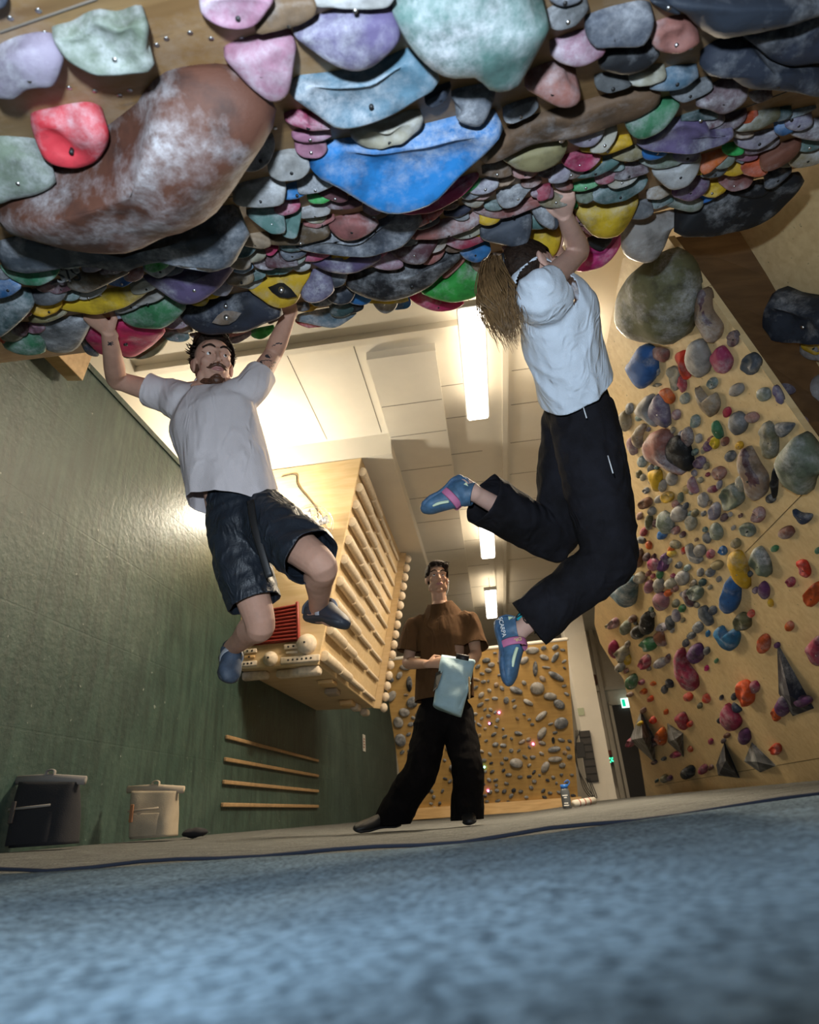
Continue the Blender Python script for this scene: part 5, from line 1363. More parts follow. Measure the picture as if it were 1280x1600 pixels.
def hair_cap(P, R, s, front=.05, side=-.02, lift=.010, thick=1.0, seed=0):
    """hair shell over the cranium, open over the face"""
    b = B(); ell(b, V((0, 0, 0)), (1, 1, 1), u=40, v=28)
    kill = []
    for v in b.verts:
        x, y, z = v.co.x*.080, v.co.y*.098-.012, v.co.z*.087+.038
        lim = front if y > .05 else (front*(y+.01)/.06+side*(.05-y)/.06 if y > -.01 else side-.03)
        if z < lim: kill.append(v)
        n = noise.noise(V((x*30+seed, y*30, z*14)))
        k = 1+(.05+.10*abs(n))*thick
        v.co = P(x*k, (y+.012)*k-.012, (z-.038)*k+.038+lift*max(0, z)*6)
    bmesh.ops.delete(b, geom=kill, context='VERTS'); return b
def strands(b, n, rootf, dirf, lenf, r=.0022, seg=4, gravity=V((0, 0, 0)), curl=.25):
    for i in range(n):
        p = rootf(i); d = V(dirf(i, p)).normalized(); L = lenf(i); pts = [p]; w = V((random.uniform(-1, 1), random.uniform(-1, 1), random.uniform(-1, 1)))*curl
        for k in range(4):
            d = (d+gravity*.25+w*.2).normalized(); pts.append(pts[-1]+d*L/4)
        tube(b, pts, [r, r, r*.85, r*.6, r*.15], seg, caps='flat')
def hand_geo(bm, w, d, p, t, curl=(25, 45, 35), s=1.0, spread=.06, thumb=.5):
    d = V(d).normalized(); t = (V(t)-d*V(t).dot(d)).normalized(); p = d.cross(t) if d.cross(t).dot(V(p)) > 0 else -d.cross(t)
    tube(bm, [w-d*.02, w+d*.025*s, w+d*.06*s, w+d*.088*s], [(.024*s, .020*s), (.032*s, .018*s), (.041*s, .0165*s), (.040*s, .013*s)], 14, ref=t, sub=3)
    for i in range(4):
        base = w+d*(.080+.006*(1-abs(i-1.2)))*s+t*(.030-.0195*i)*s; q = [base-d*.02*s, base]; dd = (d+t*(spread*(1.4-i))).normalized()
        for L, c in zip((.044, .027, .021), curl):
            a = math.radians(c); ax = dd.cross(p).normalized() if dd.cross(p).length > 1e-4 else t
            dd = (Quaternion(ax, a) @ dd).normalized(); q.append(q[-1]+dd*L*s*(1.0, 1.1, 1.0, .8)[i])
        tube(bm, q, [.0092*s, .0095*s, .0088*s, .0080*s, .0072*s], 10)
    b0 = w+d*.018*s+t*.026*s; d1 = (d*.55+t*.75+p*.35).normalized(); b1 = b0+d1*.042*s; d2 = (d*.85+t*(.45-thumb)+p*.5).normalized(); b2 = b1+d2*.033*s; b3 = b2+(d2+p*.4).normalized()*.026*s
    tube(bm, [b0-d1*.012*s, b0, b1, b2, b3], [.014*s, .015*s, .0125*s, .0105*s, .0085*s], 12)
def foot_geo(bm, ank, heel, toe, up):
    tube(bm, [ank, heel.lerp(ank, .35), heel.lerp(toe, .35)+V(up)*.02, heel.lerp(toe, .72), toe], [.034, .030, .028, .026, .014], 12, sub=3)
def body(name, J, skin, parent, fem=False, hs=1.0, extra=None, ink=None):
    bm = B(); lat = (J['shL']-J['shR']).normalized(); k = .9 if fem else 1.0
    hip = (J['hipL']+J['hipR'])/2; ch = (J['shL']+J['shR'])/2
    tube(bm, [hip-(ch-hip)*.06, hip.lerp(ch, .2), hip.lerp(ch, .45), J.get('mid', hip.lerp(ch, .6)), hip.lerp(ch, .85), J['neck']],
         [(.150*k, .095*k), (.140*k, .090*k), (.125*k, .085*k), (.145*k, .10*k), (.150*k, .088*k), (.065, .065)], 22, ref=lat, sub=4)
    tube(bm, [J['neck']-(J['head']-J['neck'])*.25, J['neck'], J['head']-(J['head']-J['neck'])*.25], [.066*k, .056*k, .054*k], 16, sub=3)
    for s_ in 'RL':
        sh, el, wr = J['sh'+s_], J['el'+s_], J['wr'+s_]
        tube(bm, [J['neck'].lerp(ch, .6), sh.lerp(ch, .35), sh], [.06*k, .055*k, .052*k], 14)
        m1 = sh.lerp(el, .45); m2 = el.lerp(wr, .28)
        tube(bm, [sh, sh.lerp(el, .2), m1, el.lerp(sh, .12), el, m2, el.lerp(wr, .62), wr, wr+(wr-el).normalized()*.01],
             [.052*k, .053*k, .047*k, .040*k, .0395*k, .042*k, .035*k, .0265*k, .026*k], 16, sub=3)
        hd = J['hand'+s_]; hand_geo(bm, wr, *hd)
        hp, kn, an = J['hip'+s_], J['kn'+s_], J['an'+s_]
        bk = J.get('calfback', V((0, 1, 0))); calf = kn.lerp(an, .30)
        ax = (an-kn).normalized(); cb = ((hp-kn)-ax*(hp-kn).dot(ax)); cb = cb.normalized() if cb.length > .02 else V(bk)
        tube(bm, [hp, hp.lerp(kn, .3), hp.lerp(kn, .7), kn.lerp(hp, .06)-cb*.006, kn.lerp(an, .1), calf+cb*.014, kn.lerp(an, .65)+cb*.003, an],
             [.088*k, .084*k, .064*k, .054*k, .050*k, .055*k, .041*k, .034*k], 18, sub=3)
        foot_geo(bm, an, J['heel'+s_].lerp(J['toe'+s_], .08), J['heel'+s_].lerp(J['toe'+s_], .84), (an-J['heel'+s_]).normalized())
    P, R = head_geo(bm, J['head'], J['face'], J['up'], hs, .92 if fem else 1.0)
    bm = remesh(bm, .0048, 3, .5)
    o = build(name, bm, skin, parent)
    if ink:
        me = o.data; me.materials.append(mat('tattoo_ink', (.030, .032, .040), .6)); off = wloc(o)
        for f in me.polygons:
            c = f.center+off
            for (q, nrm, fn) in ink:
                d = c-q
                if f.normal.dot(nrm) > 0.05 and d.length < .09 and fn(d): f.material_index = 1
    return o, P, R
def shoe(parent, heel, toe, ank, main, rand, strap, side, tagc=None, loop=True, name='climbing_shoe', straps=True, toe_down=.02):
    ax = (toe-heel).normalized(); up = (ank-heel); up = (up-ax*up.dot(ax)).normalized(); sd = ax.cross(up); L = (toe-heel).length
    C = lambda t, h: heel+ax*(L*t)+up*h
    b = B(); tube(b, [C(.00, .030), C(.10, .034), C(.28, .042), C(.48, .030), C(.70, .016), C(.88, .006), C(1.0, -.004)],
                  [(.026, .022), (.040, .031), (.048, .034), (.038, .037), (.028, .043), (.021, .040), (.012, .026)], 20, ref=up, sub=4)
    tube(b, [C(.18, .04), C(.16, .068), ank+(ank-heel).normalized()*.0], [.040, .041, .039], 16)
    b = remesh(b, .005, 4); cc = ank+(ank-C(.2, .03)).normalized()*(-.004); cut(b, cc, (ank-C(.2, .03)), .07); keep_main(b)
    sh = build(name, b, main, parent); so = sh.modifiers.new('shoe_wall', 'SOLIDIFY'); so.thickness = .004; so.offset = 1
    b = B(); tube(b, [C(.02, .004), C(.15, -.004), C(.35, .0), C(.55, .0), C(.75, -.008), C(.93, -.010), C(1.01, -.008)],
                  [(.020, .027), (.013, .037), (.014, .037), (.016, .040), (.017, .046), (.018, .041), (.013, .026)], 18, ref=up, sub=4)
    build('rubber_sole', b, rand, sh)
    b = B(); tube(b, [C(-.05, .012), C(-.055, .04), C(.0, .068)], [(.004, .028), (.006, .033), (.004, .026)], 14, ref=-ax, sub=4); build('heel_cup', b, rand, sh)
    if straps:
        b = B(); n = 24; c0 = C(.44, .036); a1 = up; a2 = sd; t_ = ax
        for w in (-1, 1): pass
        ring = [c0+a1*(.049*math.cos(2*math.pi*i/n))*1.0+a2*(.0445*math.sin(2*math.pi*i/n)) for i in range(n+1)]
        tube(b, ring, [(.0145, .0022)]*(n+1), 8, ref=ax, caps='flat'); build('strap', b, strap, sh)
    if loop:
        b = B(); p = C(-.02, .07); q = up*.035-ax*.012
        tube(b, [p, p+q*.6+sd*.006, p+q+sd*.0, p+q*.7-ax*.014, p-ax*.006], [(.006, .0015)]*5, 6, sub=5, ref=sd); build('pull_loop', b, M_BLACK, sh)
    return sh, C, ax, up, sd
SKIN1 = mat('skin_fair', (.50, .285, .205), .62, spec=.25, var=.12, vscale=10, bump=.06, bscale=140, sss=.12)
SKIN2 = mat('skin_light', (.56, .35, .28), .62, spec=.25, var=.10, vscale=10, bump=.05, bscale=140, sss=.12)
SKIN3 = mat('skin_warm', (.50, .29, .19), .62, spec=.25, var=.08, vscale=10, bump=.05, bscale=140, sss=.1)
H_DARK = mat('hair_dark_brown', (.022, .013, .009), .6, var=.5, vscale=60, spec=.12, bump=.5, bscale=90)
H_BEARD = mat('hair_reddish_brown', (.085, .035, .018), .55, var=.5, vscale=90)
H_BLONDE = mat('hair_golden_brown', (.17, .098, .042), .38, var=.45, vscale=40)
CLO1 = mat('cotton_lilac_grey', (.60, .545, .55), .9, spec=.15, fold=7, bump=.25, bscale=300, var=.05, vscale=5)
CLO2 = mat('cotton_white_blue', (.62, .69, .78), .9, spec=.15, fold=9, bump=.25, bscale=300, var=.06, vscale=7)
CLO3 = mat('cotton_brown', (.085, .042, .017), .9, spec=.12, fold=7, bump=.25, bscale=260, var=.12, vscale=5)
NYL = mat('nylon_navy_black', (.014, .019, .028), .5, fold=11, bump=.2, bscale=160, var=.3, vscale=8)
BLK = mat('cotton_black', (.006, .005, .005), .9, spec=.08, fold=7, bump=.25, bscale=260, var=.3, vscale=8)
BLKC = mat('cotton_black_chalked', (.007, .006, .006), .9, spec=.12, fold=7, bump=.25, bscale=260, var=.3, vscale=5, var2=(.018, .018, .024))
def vec(a, b): return (b-a).normalized()
# ------------------------------------------------ man hanging on the left
def man_left():
    y = 2.02; J = {}
    J['shR'] = PY(266, 620, y); J['shL'] = PY(392, 610, y-.02); J['neck'] = PY(330, 612, y+.01); J['head'] = PY(333, 570, y-.04)
    J['face'] = V((.58, -.80, -.17)); J['up'] = V((-.08, -.1, 1))
    J['elR'] = PY(182, 594, 1.95); J['wrR'] = on(170, 519, ROOF0+N_*.07, N_)
    J['elL'] = PY(427, 553, 2.07); J['wrL'] = on(455, 484, ROOF0+N_*.035, N_)
    J['handR'] = (-T_*.7+V((-.05, 0, .38)), V((0, -.3, 1)), V((1, 0, 0)), (50, 75, 55), 1.0)
    J['handL'] = (-T_*.7+V((.05, 0, .38)), V((0, -.3, 1)), V((-1, 0, 0)), (50, 75, 55), 1.0)
    J['hipR'] = PY(362, 822, y+.04); J['hipL'] = PY(412, 812, y+.02)
    J['knR'] = reach(J['hipR'], 409, 980, .42, False); J['anR'] = reach(J['knR'], 362, 1012, .41, True)
    J['knL'] = reach(J['hipL'], 505, 884, .42, False); J['anL'] = reach(J['knL'], 497, 952, .41, True)
    hip = (J['hipR']+J['hipL'])/2
    J['heelR'] = J['anR']+(PY(350, 1012, J['anR'].y)-J['anR'])*1.0+V((0, .035, -.02)); J['toeR'] = PY(359, 1060, J['anR'].y-.05)
    J['heelL'] = PY(481, 966, J['anL'].y+.03); J['toeL'] = PY(539, 971, J['anL'].y-.11)
    root = empty('person', (hip.x, hip.y, fz(hip.x)), 'person in a pale grey t-shirt and dark shorts hanging by both hands on the left', 'person')
    aU = vec(J['shL'], J['elL']); ctr = J['shL'].lerp(J['elL'], .62); toc = (CAM-ctr).normalized(); rt = aU.cross(toc).normalized()
    def marks(d):
        x = d.dot(rt); z = d.dot(aU); r1 = math.hypot(x+.012, z-.028)
        if r1 < .013: return (x+.012)*.8+(z-.028) < .004 or r1 > .0115
        if -.045 < x < -.010 and -.075 < z < -.02: return math.sin(x*420+2)*math.sin(z*300) > .05
        if -.05 < z < .02 and .012 < x < .034: return math.sin(x*500)*math.sin(z*230+1) > .55
        if abs(z-.005-x*.8) < .0028 and abs(x) < .03: return True
        return False
    c2 = J['elL'].lerp(J['wrL'], .30); toc2 = (CAM-c2).normalized(); fU = vec(J['elL'], J['wrL']); rt2 = fU.cross(toc2).normalized()
    def marks2(d): x = d.dot(rt2); z = d.dot(fU); return (abs(z-x*.9-.01+.6*abs(x)) < .0032 and abs(x) < .018)
    c3 = J['wrR'].lerp(J['elR'], .10); toc3 = (CAM-c3).normalized()
    def marks3(d): 
        f3 = vec(J['elR'], J['wrR']); r3_ = f3.cross(toc3).normalized(); x = d.dot(r3_); z = d.dot(f3)
        return abs(x+.001) < .010 and abs(z) < .011 and (math.sin(x*900)*math.sin(z*700) > -.3)
    bo, P, R = body('body', J, SKIN1, root, ink=[(ctr, toc, marks), (c2, toc2, marks2), (c3, toc3, marks3)])
    head_parts(P, R, 1.0, root, H_DARK, look=(-.35, 1, .05), lips=(.42, .19, .17))
    # hair: swept up quiff with loose tufts
    b = hair_cap(P, R, 1.0, front=.070, side=.0, lift=.026, thick=2.2)
    strands(b, 150, lambda i: P(random.uniform(-.058, .058), random.uniform(-.05, .062), .100+random.uniform(-.012, .010)), lambda i, p: R @ V((random.uniform(-.5, .5), random.uniform(-.6, .4), 1)), lambda i: random.uniform(.025, .055), .0036, 5, curl=.9)
    for q, r_ in (((0, .035, .112), (.058, .045, .030)), ((-.035, .0, .105), (.040, .05, .030)), ((.035, .0, .105), (.040, .05, .030)), ((-.066, -.02, .06), (.020, .045, .04)), ((.0, -.05, .09), (.05, .05, .035))): ell(b, P(*q), r_, R)
    for v in b.verts: v.co += V((noise.noise(v.co*60), noise.noise(v.co*60+V((9, 0, 0))), noise.noise(v.co*60+V((0, 9, 0)))))*.006
    strands(b, 60, lambda i: P((1 if i % 3 else -1)*-.070, random.uniform(-.06, .01), random.uniform(.02, .085)), lambda i, p: (R @ V((-1.3 if i % 3 else 1, -.5, .25)))+V((-.25, 0, 0)), lambda i: random.uniform(.02, .05), .0036, 5, gravity=V((0, 0, .5)), curl=.8)
    build('hair', b, H_DARK, root)
    b = B()   # moustache with upturned ends
    for k in (-1, 1):
        tube(b, [P(0, .103, -.049), P(k*.014, .102, -.052), P(k*.030, .088, -.060), P(k*.042, .076, -.056)], [(.006, .006), (.008, .007), (.005, .005), (.0015, .0015)], 10, sub=4)
        strands(b, 26, lambda i: P(k*random.uniform(.0, .03), .101-random.uniform(0, .012), -.050+random.uniform(-.006, .004)), lambda i, p: R @ V((k*1.0, .25, -.55)), lambda i: random.uniform(.008, .016), .0014, 4)
    build('moustache', b, H_BEARD, root)
    b = B(); ell(b, P(0, .066, -.106), (.030, .026, .024), R); ell(b, P(0, .078, -.094), (.018, .014, .013), R)
    for k in (-1, 1): tube(b, [P(k*.022, .058, -.104), P(k*.046, .028, -.090), P(k*.063, -.002, -.052), P(k*.069, -.006, -.01)], [(.016, .006), (.017, .008), (.012, .006), (.009, .005)], 10, sub=4)
    strands(b, 170, lambda i: P(random.uniform(-.03, .03), .066+random.uniform(-.01, .02), -.108+random.uniform(-.012, .012)), lambda i, p: R @ V((random.uniform(-.4, .4), .3, -1)), lambda i: random.uniform(.008, .02), .0014, 4)
    build('beard', b, H_BEARD, root)
    # shirt
    lat = vec(J['shR'], J['shL']); hem = PY(364, 793, y+.02); hemd = V((-.20, 0, -1)).normalized()
    chest = PY(335, 655, y-.01)
    def sl(s_, f, r0, r1): a, e = J['sh'+s_], J['el'+s_]; return ([a.lerp(chest, .35), a, a.lerp(e, f), a.lerp(e, f+.35)], [.09, r0, r1, r1])
    o = garment('t_shirt', [([hem+hemd*.10, hem, PY(350, 720, y), chest, PY(331, 622, y), PY(331, 607, y+.01)], [(.178, .145), (.176, .142), (.178, .138), (.185, .128), (.130, .085), (.075, .07)], lat),
                            sl('R', .42, .073, .074), sl('L', .36, .070, .066)],
                [(hem, hemd, .30), (J['shR'].lerp(J['elR'], .42), J['elR']-J['shR'], .12), (J['shL'].lerp(J['elL'], .40), J['elL']-J['shL'], .11), (PY(331, 611, y-.02), V((.0, -.25, 1)), .085)],
                CLO1, root, amp=.0075, scale=7, stretch=V((.15, 0, 1)).normalized(), seed=3)
    # shorts
    wst = PY(380, 782, y+.03); c0 = (J['hipR']+J['hipL'])/2
    kR = J['hipR'].lerp(J['knR'], .78); kL = J['hipL'].lerp(J['knL'], .83)
    def fwd(a, b_, f): return a.lerp(b_, f)
    o = garment('shorts', [([wst+V((-.01, 0, .05)), wst, c0+V((0, 0, -.02))], [(.140, .105), (.142, .107), (.150, .11)], lat),
                           ([J['hipR']+V((.01, 0, .02)), fwd(J['hipR'], J['knR'], .4), kR, kR+(kR-J['hipR'])*.25], [.105, .102, .092, .092]),
                           ([J['hipL']+V((-.01, 0, .02)), fwd(J['hipL'], J['knL'], .4), kL, kL+(kL-J['hipL'])*.25], [.105, .108, .100, .100])],
                [(kR, J['knR']-J['hipR'], .16), (kL, J['knL']-J['hipL'], .14), (wst+V((0, 0, .02)), V((0, 0, 1)), .2)], NYL, root, amp=.007, scale=11, stretch=V((1, 0, .3)).normalized(), seed=9)
    b = B(); q = [PY(391, 782, y-.12), PY(397, 820, y-.13), PY(409, 862, y-.12), PY(421, 902, y-.10)]
    tube(b, q, [(.003, .014)]*4, 8, ref=V((0, -1, 0)), sub=4, caps='flat'); build('chalk_bag_strap', b, M_BLACK, root)
    blue = mat('shoe_blue_grey', (.045, .065, .10), .6, var=.3, vscale=30); rnd = mat('shoe_rubber', (.03, .035, .045), .55); stp = mat('strap_grey', (.36, .38, .42), .7)
    for s_ in 'RL': shoe(root, J['heel'+s_], J['toe'+s_], J['an'+s_], blue if s_ == 'R' else mat('shoe_grey_black', (.035, .04, .055), .6), rnd, stp, 1)
    return J
J1 = man_left()
# ------------------------------------------------ climber hanging on the right, seen from behind and the side
def climber_right():
    y = 1.60; J = {}
    J['shR'] = PY(843, 455, y-.10); J['shL'] = PY(856, 455, y+.13); J['neck'] = PY(838, 440, y+.02); J['head'] = PY(834, 434, y-.0)+V((0, 0, .02))
    J['face'] = V((.90, .42, .12)); J['up'] = V((-.12, -.05, 1))
    J['elR'] = PY(906, 393, 1.66); J['wrR'] = on(882, 336, ROOF0+N_*.05, N_)
    J['elL'] = PY(884, 424, 1.86); J['wrL'] = on(869, 391, ROOF0+N_*.06, N_)
    J['handR'] = (-T_*.8+V((-.06, 0, .25)), V((0, -.3, 1)), V((-.9, -.3, 0)), (35, 60, 45), .92)
    J['handL'] = (-T_*.5+V((-.2, 0, .4)), V((0, -.3, 1)), V((.9, .3, 0)), (40, 70, 45), .92)
    h = reach(J['neck'], 905, 645, .52, True)
    J['hipR'] = PY(912, 655, h.y-.08); J['hipL'] = PY(890, 655, h.y+.08)
    J['knR'] = reach(J['hipR'], 955, 872, .42, False); J['anR'] = reach(J['knR'], 812, 986, .40, False)
    J['knL'] = reach(J['hipL'], 868, 845, .42, True); J['anL'] = reach(J['knL'], 742, 771, .40, False)
    J['heelR'] = PY(778, 975, J['anR'].y+.02); J['toeR'] = PY(797, 1064, J['anR'].y-.02)
    J['heelL'] = PY(718, 748, J['anL'].y); J['toeL'] = PY(665, 797, J['anL'].y+.02)
    hip = (J['hipR']+J['hipL'])/2
    root = empty('person', (hip.x, hip.y, fz(hip.x)), 'person with a blonde ponytail, white t-shirt and black trousers hanging on the right', 'person')
    bo, P, R = body('body', J, SKIN2, root, fem=True, hs=.95)
    head_parts(P, R, .95, root, H_DARK)
    b = hair_cap(P, R, .95, front=.06, side=-.03, lift=.004, thick=.5); build('hair', b, H_DARK, root)
    tie = P(0, -.108, .045)
    b = B(); g = V((-.10, -.02, -1))
    def rt(i): a = random.random()*6.28; r = random.random()**.5*.022; return tie+V((r*math.cos(a), r*math.sin(a), random.uniform(-.01, .01)))
    end1 = PY(783, 505, tie.y); 
    for i in range(560):
        p = rt(i); q = random.random(); L = random.uniform(.24, .34)*(1 if q < .9 else .8); sp = V((random.gauss(0, .013), random.gauss(0, .016), 0)); 
        m1 = tie+V((-.040, -.01, -.015))+sp*.8+V((random.gauss(0, .006), 0, random.gauss(0, .008))); m2 = m1+V((-.010, 0, -.10))+sp*.9; m3 = m2+V((.010, 0, -.09))+sp*.5; m4 = tie+V((-.022, 0, -L))+sp*1.5+V((random.gauss(0, .012), 0, random.gauss(0, .02)))
        tube(b, [p, m1, m2, m3, m4], [.0017, .0019, .0019, .0015, .0004], 4, caps='flat', sub=3)
    build('ponytail', b, H_BLONDE, root)
    b = B(); tube(b, [tie+V((-.012*0, .022*math.cos(a*.52), .022*math.sin(a*.52))) for a in range(13)], [.005]*13, 8); build('hair_tie', b, M_BLACK, root)
    lat = vec(J['shR'], J['shL']); hem = PY(898, 606, (J['neck'].y+h.y)/2+.06); hd = (hem-J['neck']).normalized()
    ch = J['neck'].lerp(hem, .30)+V((.03, 0, 0)); md = J['neck'].lerp(hem, .62)+V((.012, 0, 0))
    def sl(s_, f): a, e = J['sh'+s_], J['el'+s_]; return ([a.lerp(ch, .35), a.lerp(ch, .08), a.lerp(e, .10), a.lerp(e, .20)], [.088, .076, .066, .060])
    garment('t_shirt', [([J['neck']+V((-.005, 0, .02)), J['neck']-V((0, 0, .02)), ch, md, hem, hem+hd*.1], [(.065, .065), (.125, .085), (.17, .138), (.158, .135), (.160, .132), (.160, .132)], lat), sl('R', .14), sl('L', .14)],
            [(hem, hd+V((.0, 0, .30)), .26), (J['shR'].lerp(J['elR'], .18), J['elR']-J['shR']+V((0, 0, .03)), .112), (J['shL'].lerp(J['elL'], .18), J['elL']-J['shL'], .10), (J['neck']+V((0, 0, .012)), V((.15, 0, 1)), .075)],
            CLO2, root, amp=.008, scale=8, stretch=V((.3, 0, -1)).normalized(), seed=11)
    ws = J['neck'].lerp(h, .80)+V((.005, 0, 0)); ax = vec(ws, h)
    def leg(s_, rs): 
        a, k, n = J['hip'+s_], J['kn'+s_], J['an'+s_]; e = k.lerp(n, .92); return ([a, a.lerp(k, .5), k.lerp(a, .06), k.lerp(n, .08), k.lerp(n, .5), e, e+(n-k)*.2], rs)
    garment('trousers', [([ws-ax*.06, ws, h, h+ax*.04], [(.135, .118), (.135, .118), (.150, .130), (.12, .11)], lat), leg('R', [.118, .115, .096, .094, .090, .088, .088]), leg('L', [.108, .098, .090, .090, .092, .100, .100])],
            [(ws-ax*.02, -ax, .22), (J['knR'].lerp(J['anR'], .90), J['anR']-J['knR'], .14), (J['knL'].lerp(J['anL'], .90), J['anL']-J['knL'], .14)], BLKC, root, amp=.0065, scale=8, seed=5)
    for q in ((911, 634, 20), (950, 712, 26)):
        b = B(); c = PY(q[0], q[1], J['hipR'].y-.14); tube(b, [c, c+V((.003, 0, -q[2]/390))], [(.002, .0018)]*2, 6, caps='flat'); build('chalk_mark', b, mat('chalk_white', (.75, .77, .8), .9), root)
    blue = mat('shoe_blue', (.055, .125, .215), .55, var=.35, vscale=25, bump=.1); rnd = mat('shoe_blue_rubber', (.05, .11, .20), .6, var=.4, vscale=40)
    pink = mat('shoe_pink', (.52, .16, .30), .6); lime = mat('shoe_lime', (.62, .72, .50), .55); teal_ = mat('shoe_teal', (.0, .30, .36), .5); WHT = mat('print_white', (.8, .8, .8), .6)
    for s_ in 'RL':
        sh, C, ax_, up, sd = shoe(root, J['heel'+s_], J['toe'+s_], J['an'+s_], blue, rnd, pink, 1, straps=True)
        sv = sd if sd.dot(CAM-C(.5, 0)) > 0 else -sd
        b = B()
        for t0, t1, h0, h1 in ((.50, .82, .030, .010), (.56, .84, .052, .022)): tube(b, [C(t0, h0)+sv*.036, C((t0+t1)/2, (h0+h1)/2)+sv*.041, C(t1, h1)+sv*.036], [(.006, .003)]*3, 8, ref=up, sub=4)
        build('lime_stripe', b, lime, sh)
        b = B(); c = C(-.02, .085); box(b, c, (.030, .004, .022), Matrix((vec(V((0, 0, 0)), -ax_+up), sv, vec(V((0, 0, 0)), up+ax_))).transposed()); tb = build('pull_tab', b, teal_, sh, smooth=False)
        b = B(); prism(b, [C(.0, .046)+sv*.036, C(.07, .046)+sv*.039, C(.035, .064)+sv*.038], sv*.003); build('lime_triangle', b, lime, sh, smooth=False)
        if s_ == 'R':
            x = ax_; yv = sv.cross(x).normalized(); z = sv
            text_mesh('letters', 'SCARPA', .021, .0015, WHT, basis(x, z.cross(x), z, C(.17, .018)+sv*.0435), sh)
            text_mesh('strap_letters', 'DRA', .017, .001, mat('print_yellow', (.75, .62, .22), .6), basis(up*-1, z.cross(-up), z, C(.44, .058)+sv*.044), sh)
    b = B(); c = J['anR'].lerp(J['knR'], .10); f_ = vec(J['anR'], J['knR']); a1, a2 = frame(f_, (0, -1, 0))
    tube(b, [c+a1*(.040*math.cos(k*.35))+a2*(.040*math.sin(k*.35))+f_*.006*math.sin(k) for k in range(19)], [.0022]*19, 6); ell(b, c+a1*.042, (.006,)*3); build('anklet', b, M_BLACK, root)
    return J
J2 = climber_right()
